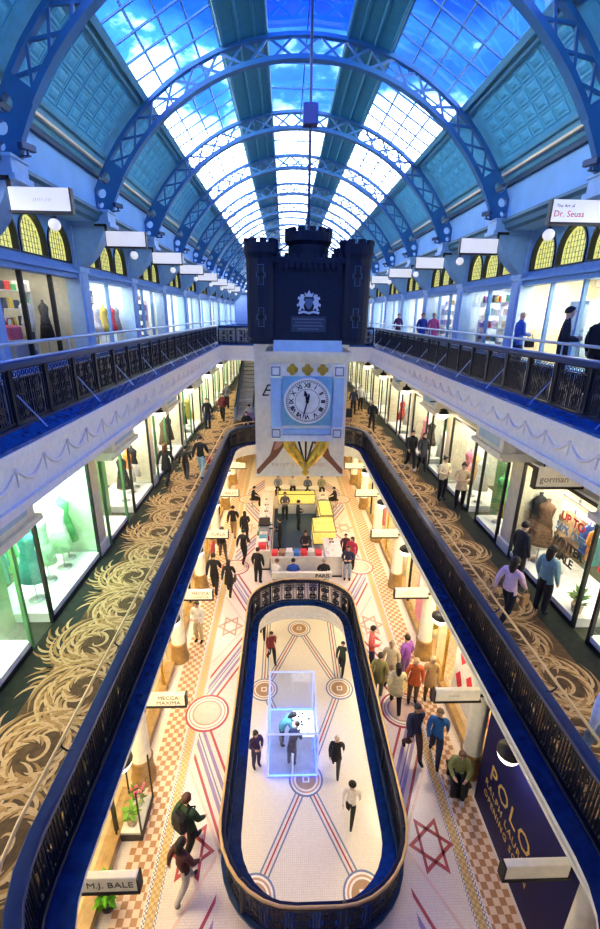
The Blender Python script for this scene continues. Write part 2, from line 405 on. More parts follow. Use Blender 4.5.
def pane(parent, a0, a1, y0, y1, m, stuff=None):
    R = RS
    p = [Vector(VP(a0, R, y0)), Vector(VP(a1, R, y0)), Vector(VP(a1, R, y1)), Vector(VP(a0, R, y1))]
    if stuff is not None: stuff.add(p, [(0, 1, 2, 3)]); return
    key = (round(a0, 4), round(a1, 4), round(y1-y0, 4), m.name)
    if key not in pane_cache:
        mb = MB(); q = [v - Vector((0, y0, 0)) for v in p]; mb.add(q, [(0, 1, 2, 3)]); me = mb.mesh('glass_pane'); me.materials.append(m); pane_cache[key] = me
    link('glass_pane', pane_cache[key], None, parent, (0, y0, 0))
bar_cache = {}
def gbar(parent, p, q, w, key, stuff=None):
    if stuff is not None: stuff.cyl(p, q, w, w, 4, smooth=False); return
    if key not in bar_cache:
        mb = MB(); mb.cyl(Vector(p)-Vector(p), Vector(q)-Vector(p), w, w, 4, smooth=False); me = mb.mesh('glazing_bar'); me.materials.append(ARCH); bar_cache[key] = me
    link('glazing_bar', bar_cache[key], None, parent, p)
n_tile = 0
for k in KS:
    y0, y1 = YK(k), YK(k+1); near = -1 <= k <= 3
    for s in (-1, 1):
        mb = MB(); arc_sheet(mb, s*A_P0, s*A_P1, RS, y0, y1); sheet = mb.build('panel_sheet', BLUE_PANEL, roof)
        st = MB()
        for i in range(8):
            for j in range(4):
                a = A_P1 + D(2.4) + (A_P0 - A_P1 - D(4.2))*(j+0.5)/4; yy = y0+0.35+(DB-0.7)*(i+0.5)/8
                if 0 <= k <= 2:
                    o = link('tin_tile', tile_me, None, sheet, VP(s*a, RS-0.005, yy)); o.rotation_euler = (0, s*a, 0); o.rotation_euler = (0, s*a, PI/2) if False else (0, s*a, 0)
                else:
                    T = Matrix.Translation(VP(s*a, RS-0.005, yy)) @ Matrix.Rotation(s*a, 4, 'Y')
                    for r1, r2 in ((0, 1), (3, 4)): st.strip(rings[r2], rings[r1], 0, True, T=T)
                    st.add(rings[-1], [(3, 2, 1, 0)], T=T)
        if st.v: tag(st.build('tin_tiles', BLUE_PANEL, sheet), kind='stuff')
        mb = MB(); purlin_bits(mb, s, y0, y1); mb.build('purlin', BLUE_TRIM, roof)
        # ridge boards
        mb = MB(); arc_sheet(mb, s*A_B0, s*A_B1, RS-0.14, y0, y1, 3, 0, 0.14)
        for a in (A_B0-D(0.6), A_B0-D(4.4), A_B0-D(8.0), A_B1+D(0.5)):
            c0 = Vector(VP(s*a, RS-0.13, 0)); mb.cyl((c0.x, y0, c0.z), (c0.x, y1, c0.z), 0.055, 0.055, 6)
        mb.build('ridge_board', TEAL_BEAM, roof)
        sky = struct('skylight', roof)
        sp_ = None if near else MB(); sb = None if near else MB()
        na, ny = 4, 6
        for i in range(na):
            for j in range(ny):
                a0 = s*(A_B0+(A_P1-A_B0)*i/na); a1 = s*(A_B0+(A_P1-A_B0)*(i+1)/na)
                pane(sky, a0, a1, y0+DB*j/ny, y0+DB*(j+1)/ny, PANE, sp_)
        for i in range(na+1):
            a = s*(A_B0+(A_P1-A_B0)*i/na); gbar(sky, VP(a, RS-0.03, y0), VP(a, RS-0.03, y1), 0.035, ('l', round(a, 3)), sb)
        for j in range(1, ny):
            yy = y0+DB*j/ny
            gbar(sky, VP(s*A_B0, RS-0.03, yy), VP(s*A_P1, RS-0.03, yy), 0.03, ('t', s), sb)
        if sp_:
            tag(sp_.build('glass_panes', PANE, sky), kind='stuff'); tag(sb.build('glazing_bars', ARCH, sky), kind='stuff')
    sky = struct('ridge_light', roof); sp_ = None if near else MB(); sb = None if near else MB()
    ridge_pane = PANE_T if k <= 0 else PANE
    for i in range(2):
        for j in range(3):
            pane(sky, A_B1*(i-1), A_B1*i, y0+DB*j/3, y0+DB*(j+1)/3, ridge_pane, sp_)
    gbar(sky, VP(0, RS-0.03, y0), VP(0, RS-0.03, y1), 0.03, ('r', 0), sb)
    for j in range(1, 3):
        yy = y0+DB*j/3; gbar(sky, VP(-A_B1, RS-0.03, yy), VP(A_B1, RS-0.03, yy), 0.03, ('r', 1), sb)
    if sp_: tag(sp_.build('glass_panes', PANE, sky), kind='stuff'); tag(sb.build('glazing_bars', ARCH, sky), kind='stuff')

# --- clerestory walls, cornices
for s, nm in ((-1, 'left'), (1, 'right')):
    ya, yb = YK(-4), YK(12)
    mb = MB(); mb.box(s*6.45, s*6.75, ya, yb, 13.7, 15.25); mb.box(s*6.45, s*7.6, ya, yb, 13.62, 13.7)
    tag(mb.build('wall_clerestory_' + nm, WALLB), kind='structure')
    mb = MB()
    mb.prism([(s*6.46, 15.02), (s*6.36, 15.06), (s*6.30, 15.14), (s*6.18, 15.2), (s*6.12, 15.36), (s*6.46, 15.36)], ya, yb, 'y')
    tag(mb.build('trim_upper_cornice_' + nm, BLUE_TRIM), kind='structure')
    mb = MB(); mb.box(s*6.16, s*6.34, ya, yb, 15.17, 15.235); tag(mb.build('trim_cornice_gold_line_' + nm, mat('cornice_cream', (0.85, 0.72, 0.48), 0.5)), kind='structure')
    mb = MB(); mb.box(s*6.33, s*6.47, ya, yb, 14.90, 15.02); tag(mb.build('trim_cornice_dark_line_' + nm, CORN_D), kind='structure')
    mb = MB(); mb.prism([(s*6.46, 13.60), (s*6.34, 13.66), (s*6.30, 13.78), (s*6.20, 13.84), (s*6.20, 13.92), (s*6.46, 13.96)], ya, yb, 'y')
    tag(mb.build('trim_lower_cornice_' + nm, mat('cornice_slate', (0.05, 0.16, 0.26), 0.5)), kind='structure')
# far gable with a fan light
mb = MB(); mb.box(-10.2, 10.2, YK(12), YK(12)+0.2, 9.4, 13.9); tag(mb.build('wall_gable', SHOPL), kind='structure')
gab = struct('window_1')
pts = [VP(D(a), RS, YK(12)) for a in range(-60, 61, 6)]
mb = MB(); mb.add([(p[0], p[1], p[2]) for p in pts] + [(6.3, YK(12), 13.9), (-6.3, YK(12), 13.9)], [tuple(range(len(pts)+2))]); mb.build('glass_pane', PANE, gab)
mb = MB()
for a in range(-50, 51, 10): mb.cyl((0, YK(12), 13.9), VP(D(a), RS, YK(12)), 0.06, 0.06, 4)
mb.cyl((-6.4, YK(12), 13.9), (6.4, YK(12), 13.9), 0.1, 0.1, 4); mb.build('glazing_bars', ARCH, gab)

# --- roof arches (lattice trusses)
def arcbar(mb, R0, R1, a0, a1, yh, n=28):
    A = [a0+(a1-a0)*i/n for i in range(n+1)]
    for R, flip in ((R0, 0), (R1, 1)):
        pa, pb = [VP(a, R, -yh) for a in A], [VP(a, R, yh) for a in A]
        mb.strip(pb, pa) if flip else mb.strip(pa, pb)
    for y, flip in ((-yh, 0), (yh, 1)):
        pa, pb = [VP(a, R0, y) for a in A], [VP(a, R1, y) for a in A]
        mb.strip(pb, pa) if flip else mb.strip(pa, pb)
RI = 6.60
mb = MB(); arcbar(mb, RO-0.10, RO, -D(60), D(60), 0.09); outer_me = mb.mesh('outer_chord'); outer_me.materials.append(ARCH)
mb = MB(); arcbar(mb, RI-0.06, RI+0.06, -D(58), D(58), 0.12); inner_me = mb.mesh('inner_chord'); inner_me.materials.append(ARCH)
NCELL = 19; CA = D(114)/NCELL; RM = (RO-0.1+RI)/2; hh = (RO-0.1-RI)/2 + 0.02; ww = RM*CA/2
brace_me = []
for sgn in (-1, 1):
    mb = MB(); mb.cyl((-ww*sgn, 0, -hh), (ww*sgn, 0, hh), 0.042, 0.042, 4, smooth=False); me = mb.mesh('brace'); me.materials.append(ARCH); brace_me.append(me)
def foot_mesh(s):
    A = [D(56)+(D(66)-D(56))*i/4 for i in range(5)]
    lp = [(RO*math.sin(a), ZC+RO*math.cos(a)) for a in A] + [(6.62, 13.95), (5.98, 13.95)] + [((RI-0.06)*math.sin(a), ZC+(RI-0.06)*math.cos(a)) for a in reversed(A[:-1])]
    holes = []
    for cx, cz, r in ((6.10, 14.86, 0.17), (6.24, 14.45, 0.14), (6.30, 14.13, 0.09)):
        holes.append([(cx+r*math.cos(2*PI*i/14), cz+r*math.sin(2*PI*i/14)) for i in range(14)])
    lp = [(s*a, b) for a, b in lp]; holes = [[(s*a, b) for a, b in h] for h in holes]
    me = fill2d('foot_plate', [lp] + holes, -0.08, 0.08); me.transform(Matrix.Rotation(PI/2, 4, 'X')); me.materials.append(ARCH); return me
feet = [foot_mesh(-1), foot_mesh(1)]
ORD = ['first', 'second', 'third', 'fourth', 'fifth', 'sixth', 'seventh', 'eighth', 'ninth', 'tenth', 'eleventh', 'twelfth', 'thirteenth', 'fourteenth']
lat = MB()
for c in range(NCELL):
    a = -D(57)+CA*(c+0.5)
    for sgn in (-1, 1):
        T = Matrix.Translation(VP(a, RM, 0)) @ Matrix.Rotation(a, 4, 'Y'); lat.cyl((-ww*sgn, 0, -hh), (ww*sgn, 0, hh), 0.042, 0.042, 4, smooth=False, T=T)
lat_me = lat.mesh('lattice'); lat_me.materials.append(ARCH)
for k in range(0, 12):
    r = thing('roof_arch', 'blue iron lattice roof arch, %s from the camera' % ORD[k], 'roof arch', (0, YK(k), 0), 0, 'lattice arches carrying the glass roof')
    if k == 0: r['label'] = 'blue iron lattice roof arch nearest the camera, cut by the top edge'
    r['kind'] = 'structure'
    link('outer_chord', outer_me, None, r); link('inner_chord', inner_me, None, r)
    for f in feet: link('foot_plate', f, None, r)
    if k <= 4:
        for c in range(NCELL):
            a = -D(57)+CA*(c+0.5)
            for bm in brace_me:
                o = link('brace', bm, None, r, VP(a, RM, 0)); o.rotation_euler = (0, a, 0)
    else: link('lattice', lat_me, None, r)

# --- balustrades
def spiral(cx, cz, r, turns, a0, sgn, n=18):
    return [(cx+r*(1-0.85*i/n)*math.cos(a0+sgn*turns*2*PI*i/n), 0, cz+r*(1-0.85*i/n)*math.sin(a0+sgn*turns*2*PI*i/n)) for i in range(n+1)]
def panel_mesh(w, h, rich=True):
    mb = MB(); r = 0.013
    for x_ in (-w/2+0.03, -w/2+0.09, w/2-0.09, w/2-0.03): mb.box(x_-0.012, x_+0.012, -0.012, 0.012, 0, h)
    mb.box(-w/2, w/2, -0.015, 0.015, 0.03, 0.06); mb.box(-w/2, w/2, -0.015, 0.015, h-0.05, h-0.02); mb.box(-w/2+0.1, w/2-0.1, -0.01, 0.01, h-0.17, h-0.15)
    iw = w/2-0.10
    for sx in (-1, 1):
        for sz in (-1, 1):
            mb.tube(spiral(sx*iw*0.5, h*0.45+sz*h*0.2, min(iw*0.48, h*0.19), 1.6, PI/2*sz, -sx*sz), r, 4)
    mb.tube([(0.07*math.cos(t*PI/6), 0, h*0.45+0.07*math.sin(t*PI/6)) for t in range(12)], r, 4, closed=True)
    mb.box(-0.012, 0.012, -0.012, 0.012, 0.05, h-0.16)
    nb = max(3, int(iw*2/0.055))
    for i in range(1, nb): 
        x_ = -iw+2*iw*i/nb; mb.box(x_-0.011, x_+0.011, 0.004, 0.02, 0.05, h-0.16)
    for sx in (-1, 1):
        for zz in (0.1, 0.25, 0.5, 0.62): 
            mb.prism([(sx*iw*0.5-0.07, h*0.45+(zz-0.36)*h), (sx*iw*0.5, h*0.45+(zz-0.36)*h-0.06), (sx*iw*0.5+0.07, h*0.45+(zz-0.36)*h), (sx*iw*0.5, h*0.45+(zz-0.36)*h+0.06)], -0.01, 0.01, 'y')
    for i in range(-3, 4): 
        x_ = iw*i/3.6
        mb.tube([(x_+0.035*math.cos(t*PI/4), 0, h-0.1+0.035*math.sin(t*PI/4)) for t in range(8)], 0.008, 4, closed=True)
    me = mb.mesh('balustrade_panel'); me.materials.append(IRON); return me
def run(parent, me, pts, w, z, closed=False):
    """set panels one after another along a polyline"""
    P = [Vector((p[0], p[1], z)) for p in pts]
    if closed: P.append(P[0])
    L_ = [0.0]
    for a, b in zip(P, P[1:]): L_.append(L_[-1]+(b-a).length)
    n = max(1, round(L_[-1]/w)); S_ = []
    for i in range(n+1):
        d = L_[-1]*i/n; j = 0
        while j < len(L_)-2 and L_[j+1] < d: j += 1
        t = (d-L_[j])/max(1e-9, L_[j+1]-L_[j]); S_.append(P[j].lerp(P[j+1], t))
    for a, b in zip(S_, S_[1:]):
        c = (a+b)/2; d = b-a
        if c.y < 2.2 and z > 4 and z < 6: continue
        o = link('balustrade_panel', me, None, parent, c, math.atan2(d.y, d.x)); o.scale = (d.length/w, 1, 1)
    return S_
def sweep(name, loop, prof, m, parent, closed=True):
    n = len(loop); mb = MB(); rings = []
    nrm = []
    for i in range(n):
        a, b = (Vector(loop[i-1]), Vector(loop[(i+1) % n])) if closed else (Vector(loop[max(i-1, 0)]), Vector(loop[min(i+1, n-1)]))
        t = (b-a).normalized(); nrm.append(Vector((t.y, -t.x)))
    for d, z in prof: rings.append([(loop[i][0]+nrm[i].x*d, loop[i][1]+nrm[i].y*d, z) for i in range(n)])
    for a, b in zip(rings, rings[1:]+rings[:1]): mb.strip(a, b, 0, closed)
    return mb.build(name, m, parent)
def boxprof(w, z0, z1, off=0, b=0.012): return [(off-w/2+b, z0), (off+w/2-b, z0), (off+w/2, z0+b), (off+w/2, z1-b), (off+w/2-b, z1), (off-w/2+b, z1), (off-w/2, z1-b), (off-w/2, z0+b)]
pm2 = panel_mesh(0.95, 0.80); pm1 = panel_mesh(0.62, 0.80); pmo = panel_mesh(0.50, 0.90)
# upper gallery
for s, nm, lab in ((-1, 'left', 'long black iron balustrade of the upper gallery, left side of the atrium'), (1, 'right', 'long black iron balustrade of the upper gallery, right side of the atrium'), (0, 'end', 'short iron balustrade closing the far end of the upper gallery')):
    bl = thing('balustrade', lab, 'balustrade', (0, 0, 0), 0, 'iron balustrades of the upper gallery')
    if s: path = [(s*4.35, 0.45), (s*4.35, 24.95)]
    else: path = [(-4.2, 24.85), (4.2, 24.85)]
    pts = run(bl, pm2, path, 0.95, 9.50)
    a, b = Vector(path[0]), Vector(path[1]); t = (b-a).normalized()
    dense = [tuple(a.lerp(b, i/20)) for i in range(21)]
    sweep('top_rail', dense, boxprof(0.16, 10.28, 10.37), IRONB, bl, False)
    sweep('top_rail_cap', dense, boxprof(0.10, 10.37, 10.40), STEEL, bl, False)
    sweep('base_rail', dense, boxprof(0.14, 9.44, 9.52), IRON, bl, False)
    q = [(p[0], p[1], 10.60) for p in dense]
    mb = MB(); mb.tube(q, 0.028, 8); mb.build('hand_rail', STEEL, bl)
    pm = MB(); pm.cyl((0, 0, 0), (0, 0, 0.22), 0.014, 0.014, 6); pme = pm.mesh('rail_post'); pme.materials.append(STEEL)
    st = MB(); st.cyl((0, 0, 0.42), (0.34, 0.0, -0.02), 0.011, 0.011, 5); sme = st.mesh('stay_rod'); sme.materials.append(STEEL)
    ps = MB(); ps.bbox(-0.035, 0.035, -0.035, 0.035, 0, 0.86, 0.008); psm = ps.mesh('post'); psm.materials.append(IRON)
    for i, p in enumerate(pts):
        if i % 2 == 0:
            link('rail_post', pme, None, bl, (p.x, p.y, 10.39))
            if s: link('stay_rod', sme, None, bl, (s*4.33, p.y+0.1, 9.50), PI if s > 0 else 0)
        link('post', psm, None, bl, (p.x, p.y, 9.47))
# lower gallery
bl = thing('balustrade', 'black iron balustrade with brass handrail around the lower gallery void', 'balustrade')
pts = run(bl, pm1, VOID1_RAIL, 0.62, 4.86, True)
sweep('top_rail', VOID1_RAIL, boxprof(0.17, 5.64, 5.72), IRONB, bl)
sweep('base_rail', VOID1_RAIL, boxprof(0.16, 4.78, 4.88), IRON, bl)
BR1 = rrect(3.46, 1.44, 21.81, 1.86)
mb = MB(); mb.tube([(p[0], p[1], 5.86) for p in BR1], 0.021, 8, closed=True); mb.build('hand_rail', BRASS, bl)
bk = MB(); bk.tube([(0, 0, -0.14), (0.10, 0, -0.14), (0.16, 0, -0.08), (0.16, 0, 0)], 0.014, 6); bkm = bk.mesh('rail_bracket'); bkm.materials.append(IRON)
for i, p in enumerate(pts[:-1]):
    if i % 3 == 0 and p.y > 2:
        d = pts[i+1]-pts[i-1] if i else pts[1]-pts[-2]
        link('rail_bracket', bkm, None, bl, (p.x, p.y, 5.85), math.atan2(d.y, d.x)-PI/2)
# ground floor opening
bl = thing('balustrade', 'oval iron balustrade with brass rail around the basement opening', 'balustrade')
pts = run(bl, pmo, RING_RAIL, 0.50, 0.05, True)
sweep('top_rail', RING_RAIL, boxprof(0.13, 0.93, 1.00), IRON, bl)
sweep('base_rail', RING_RAIL, boxprof(0.15, 0.0, 0.09), IRONB, bl)
mb = MB(); mb.tube([(p[0], p[1], 1.05) for p in rrect(1.95, 4.83, 15.07, 1.55)], 0.03, 8, closed=True); mb.build('hand_rail', BRASS, bl)
ps = MB(); ps.bbox(-0.045, 0.045, -0.045, 0.045, 0, 0.95, 0.01); ps.sphere((0, 0, 1.0), 0.05, 8, 5); psm = ps.mesh('post'); psm.materials.append(IRON)
for i, p in enumerate(pts[:-1]):
    if i % 4 == 0: link('post', psm, None, bl, (p.x, p.y, 0.0))
# ================================================================== UPPER GALLERY SHOPS
STAIN = mat('stained_glass_amber', (0.55, 0.50, 0.16), 0.3, 0, 0.5, 9, emit=(0.72, 0.72, 0.20), estr=0.42)  # glow put into the panes in place of shop light behind them
STAINB = mat('lead_lines', (0.04, 0.05, 0.02), 0.5)
SIGNW = mat('sign_white', (0.9, 0.88, 0.85), 0.4, emit=(1, 0.95, 0.92), estr=0.22)
SIGNT = mat('sign_text_grey', (0.45, 0.42, 0.42), 0.5)
SIGNR = mat('sign_text_red', (0.75, 0.02, 0.05), 0.5)
SIGNN = mat('sign_text_navy', (0.03, 0.05, 0.2), 0.5)
GLOBE = mat('globe_glass', (0.95, 0.93, 0.88), 0.2, emit=(1.0, 0.90, 0.72), estr=1.6)
GLOBE2 = mat('globe_glass_dim', (0.85, 0.85, 0.85), 0.15, emit=(1.0, 0.95, 0.9), estr=0.25)
SIDE = {-1: 'left', 1: 'right'}
PH = ['first', 'second', 'third', 'fourth', 'fifth', 'sixth', 'seventh', 'eighth', 'ninth', 'tenth']
def arch_loop(c, w, z0, zs, n=10):
    r = w/2; return [(c-r, z0), (c+r, z0)] + [(c+r*math.cos(PI*i/n), zs+r*1.02*math.sin(PI*i/n)) for i in range(n+1)]
WIN_C = (1.10, 2.53, 3.96); WW = 1.34
def wall_mesh():
    me = fill2d('spandrel', [[(0.36, 12.22), (DB-0.36, 12.22), (DB-0.36, 13.64), (0.36, 13.64)]] + [arch_loop(c, WW, 12.42, 12.80) for c in WIN_C], -0.12, 0.12)
    me.transform(Matrix(((0, 0, 1, 0), (1, 0, 0, 0), (0, 1, 0, 0), (0, 0, 0, 1)))); me.materials.append(SHOPB); return me
SPAN = wall_mesh()
mb = MB()
lp = arch_loop(0, WW, 12.42, 12.80, 12); li = arch_loop(0, WW-0.11, 12.46, 12.80, 12)
for x_ in (-0.16, 0.16):
    a = [(x_, p[0], p[1]) for p in lp]; b = [(x_, p[0], p[1]) for p in li]; mb.strip(a, b, 0, True) if x_ > 0 else mb.strip(b, a, 0, True)
mb.strip([(0.16, p[0], p[1]) for p in lp], [(-0.16, p[0], p[1]) for p in lp], 0, True); mb.strip([(-0.16, p[0], p[1]) for p in li], [(0.16, p[0], p[1]) for p in li], 0, True)
WFR = mb.mesh('arch_frame'); WFR.materials.append(mat('arch_window_frame', (0.008, 0.012, 0.03), 0.4))
mb = MB(); mb.add([(0.0, p[0], p[1]) for p in li], [tuple(range(len(li)))]); WPA = mb.mesh('stained_pane'); WPA.materials.append(STAIN)
mb = MB()
for i in range(-3, 4): mb.box(-0.012, 0.012, i*0.145-0.005, i*0.145+0.005, 12.5, 12.80+math.sqrt(max(0, 0.52**2-(i*0.145)**2)))
for z in (12.62, 12.76, 12.9, 13.04, 13.18): 
    hw = 0.52 if z < 12.8 else math.sqrt(max(0.01, 0.52**2-(z-12.8)**2)); mb.box(-0.012, 0.012, -hw, hw, z-0.005, z+0.005)
WLE = mb.mesh('lead_grid'); WLE.materials.append(STAINB)
# corbel
q = [(7.2, 12.35)] + [(7.2-0.95*(1-math.cos(PI/2*i/8)), 12.35+1.15*math.sin(PI/2*i/8)) for i in range(1, 9)] + [(6.25, 13.5), (7.2, 13.5)]
def corbel(s):
    mb = MB(); pts = [(s*a, b) for a, b in ([(7.2, 12.3)] + [(7.2-1.0*math.sin(PI/2*t/8)**1.0*(t/8)**0.6, 12.3+1.2*(1-math.cos(PI/2*t/8))) for t in range(1, 9)] + [(7.2, 13.5)])]
    mb.prism(pts, -0.27, 0.27, 'y'); mb.box(s*5.98, s*7.2, -0.36, 0.36, 13.5, 13.62); mb.box(s*6.04, s*7.2, -0.31, 0.31, 13.62, 13.95); mb.box(s*6.0, s*6.9, -0.34, 0.34, 13.90, 13.96)
    me = mb.mesh('corbel'); me.materials.append(mat('corbel_blue', (0.28, 0.50, 0.78), 0.5)); return me
CORB = {s: corbel(s) for s in (-1, 1)}
def pier(s):
    mb = MB(); mb.box(s*7.14, s*7.6, -0.33, 0.33, 9.4, 12.35); mb.box(s*7.08, s*7.2, -0.36, 0.36, 9.4, 9.75); mb.box(s*7.08, s*7.2, -0.36, 0.36, 12.2, 12.35); mb.box(s*7.11, s*7.2, -0.2, 0.2, 9.9, 12.05); mb.box(s*7.2, s*7.6, -0.33, 0.33, 12.35, 13.64)
    me = mb.mesh('pier'); me.materials.append(SHOPL); return me
PIER = {s: pier(s) for s in (-1, 1)}
walls2 = {s: struct('wall_upper_shopfronts_' + SIDE[s]) for s in (-1, 1)}
LAST = [None]
def sign_box(name, label, w, h, loc, txts, frame=BLACK, hang=0.0, glow=SIGNW, globe=0, cat='sign', group=None, plate=0.10):
    """blade sign across the aisle: lit box with a dark frame and hangers; txts = [(text, size, dx, dz, material)]"""
    t = thing(name, label, cat, loc, 0, group); LAST[0] = t
    mb = MB(); mb.bbox(-w/2, w/2, -plate/2, plate/2, 0, h, 0.012); mb.build('sign_panel', glow, t)
    mb = MB(); mb.box(-w/2-0.03, w/2+0.03, -plate/2-0.02, plate/2+0.02, -0.05, 0.0); mb.box(-w/2-0.03, -w/2, -plate/2-0.02, plate/2+0.02, 0, h) if globe < 0 else mb.box(w/2, w/2+0.03, -plate/2-0.02, plate/2+0.02, 0, h)
    mb.build('sign_frame', frame, t)
    if hang:
        for x_ in (-w*0.35, w*0.35):
            mb = MB(); mb.cyl((x_, 0, h), (x_, 0, h+hang), 0.014, 0.014, 6); mb.build('hanger', frame, t)
    for tx, sz, dx, dz, m_ in txts:
        lettering(tx, sz, m_, t, Matrix.Translation((dx, -plate/2-0.004, dz)) @ FACE)
    return t
for s in (-1, 1):
    wroot = walls2[s]
    for k in range(0, 11):
        y = YK(k)
        link('pier', PIER[s], None, wroot, (0, y, 0)); link('corbel', CORB[s], None, wroot, (0, y, 0))
        if k < 10:
            link('spandrel', SPAN, None, wroot, (s*7.42, y, 0))
            mb = MB(); mb.box(s*7.2, s*7.62, y+0.33, y+DB-0.33, 12.0, 12.22); mb.box(s*7.12, s*7.3, y+0.33, y+DB-0.33, 12.14, 12.24); mb.build('transom', SHOPB, wroot)
            mb = MB(); mb.box(s*7.25, s*7.6, y+0.33, y+DB-0.33, 9.4, 9.68); mb.build('stall_riser', SHOPB, wroot)
            win = struct('shop_window', wroot)
            mb = MB(); mb.add([(s*7.4, y+0.33, 9.68), (s*7.4, y+DB-0.33, 9.68), (s*7.4, y+DB-0.33, 12.0), (s*7.4, y+0.33, 12.0)], [(0, 1, 2, 3)]); mb.build('glass_pane', SHOPG, win)
            for yy in ((y+1.75, y+3.3) if k % 2 == 0 else (y+2.5,)):
                mb = MB(); mb.box(s*7.34, s*7.46, yy-0.04, yy+0.04, 9.68, 12.0); mb.build('mullion', BLACK if (s < 0 and k == 0) else SHOPB, win)
            for c in WIN_C:
                aw = struct('arched_window', wroot); aw.location = (s*7.42, y+c, 0)
                link('arch_frame', WFR, None, aw); link('stained_pane', WPA, None, aw); link('lead_grid', WLE, None, aw)
            mb = MB(); mb.box(s*7.6, s*9.9, y-0.06, y+0.06, 9.4, 12.3); mb.build('partition', mat('partition_%d' % (k % 3), [(0.70, 0.74, 0.72), (0.80, 0.74, 0.55), (0.62, 0.72, 0.80)][k % 3], 0.7), wroot)
            mb = MB(); mb.box(s*7.62, s*9.9, y, y+DB, 12.3, 12.4); mb.build('shop_ceiling', WHITE, wroot)
            en = {(-1, 0): 26, (1, 0): 190}.get((s, k), 95)
            lamp('shop_light', 'AREA', (s*8.6, y+DB/2, 12.25), en, WARM if (s > 0 and k == 0) else ((0.95, 0.97, 1.0) if k % 2 else NEUT), wroot, 1.2, None, 3.6)
for s in (-1, 1):
    for k in range(0, 8):
        y = YK(k)-0.35; tx = []
        if (s, k) == (1, 0): tx = [('The Art of', 0.09, -0.32, 0.30, SIGNN), ('Dr. Seuss', 0.17, -0.22, 0.15, SIGNR)]
        elif (s, k) == (-1, 0): tx = [('| I | I I | I | I', 0.08, 0.05, 0.2, SIGNT)]
        lab = {(1, 0): 'white blade sign with red lettering hanging above the upper gallery', (-1, 0): 'large white blade sign at the left edge with faint grey lettering'}.get((s, k),
              'white blade sign on the %s upper gallery, %s along from the camera' % (SIDE[s], PH[k]))
        sg = sign_box('blade_sign', lab, 1.2, 0.42, (s*5.55, y, 12.94), tx, BLACK, 0.0, SIGNW, -s, 'sign', 'white blade signs of the upper gallery')
        mb = MB(); mb.box(0.55*s, 0.62*s, -0.03, 0.03, -0.05, 0.62); mb.box(0.55*s, 0.92*s, -0.03, 0.03, 0.55, 0.62); mb.build('wall_bracket', BLACK, sg)
        g = thing('globe_lamp', 'round white globe lamp under the %s blade sign of the %s upper gallery' % (PH[k], SIDE[s]), 'lamp', (s*(5.35 if s < 0 else 5.0), y+0.0, 12.70), 0, 'globe lamps of the upper gallery')
        mb = MB(); mb.sphere((0, 0, 0), 0.12, 12, 8); mb.build('globe', GLOBE2, g)
        mb = MB(); mb.cyl((0, 0, 0.11), (0, 0, 0.15), 0.06, 0.05, 8); mb.build('cap', BLACK, g)
        mb = MB(); mb.cyl((0, 0, 0.14), (0, 0, 0.185), 0.014, 0.014, 6); mb.build('stem', BLACK, g)
        if k < 5:
            c = thing('security_camera', 'small camera on a bracket at the foot of the %s %s arch' % (PH[k], SIDE[s]), 'camera', (s*5.78, YK(k)-0.1, 14.0), 0.4*s, 'small cameras at the arch feet')
            mb = MB(); mb.bbox(-0.07, 0.07, -0.17, 0.17, 0.06, 0.18, 0.02); mb.build('housing', IRONB, c)
            mb = MB(); mb.cyl((0, 0, -0.04), (0, 0, 0.08), 0.03, 0.03, 8); mb.box(-0.05*s, 0.3*s, -0.03, 0.03, -0.05, -0.02); mb.build('bracket', IRONB, c)

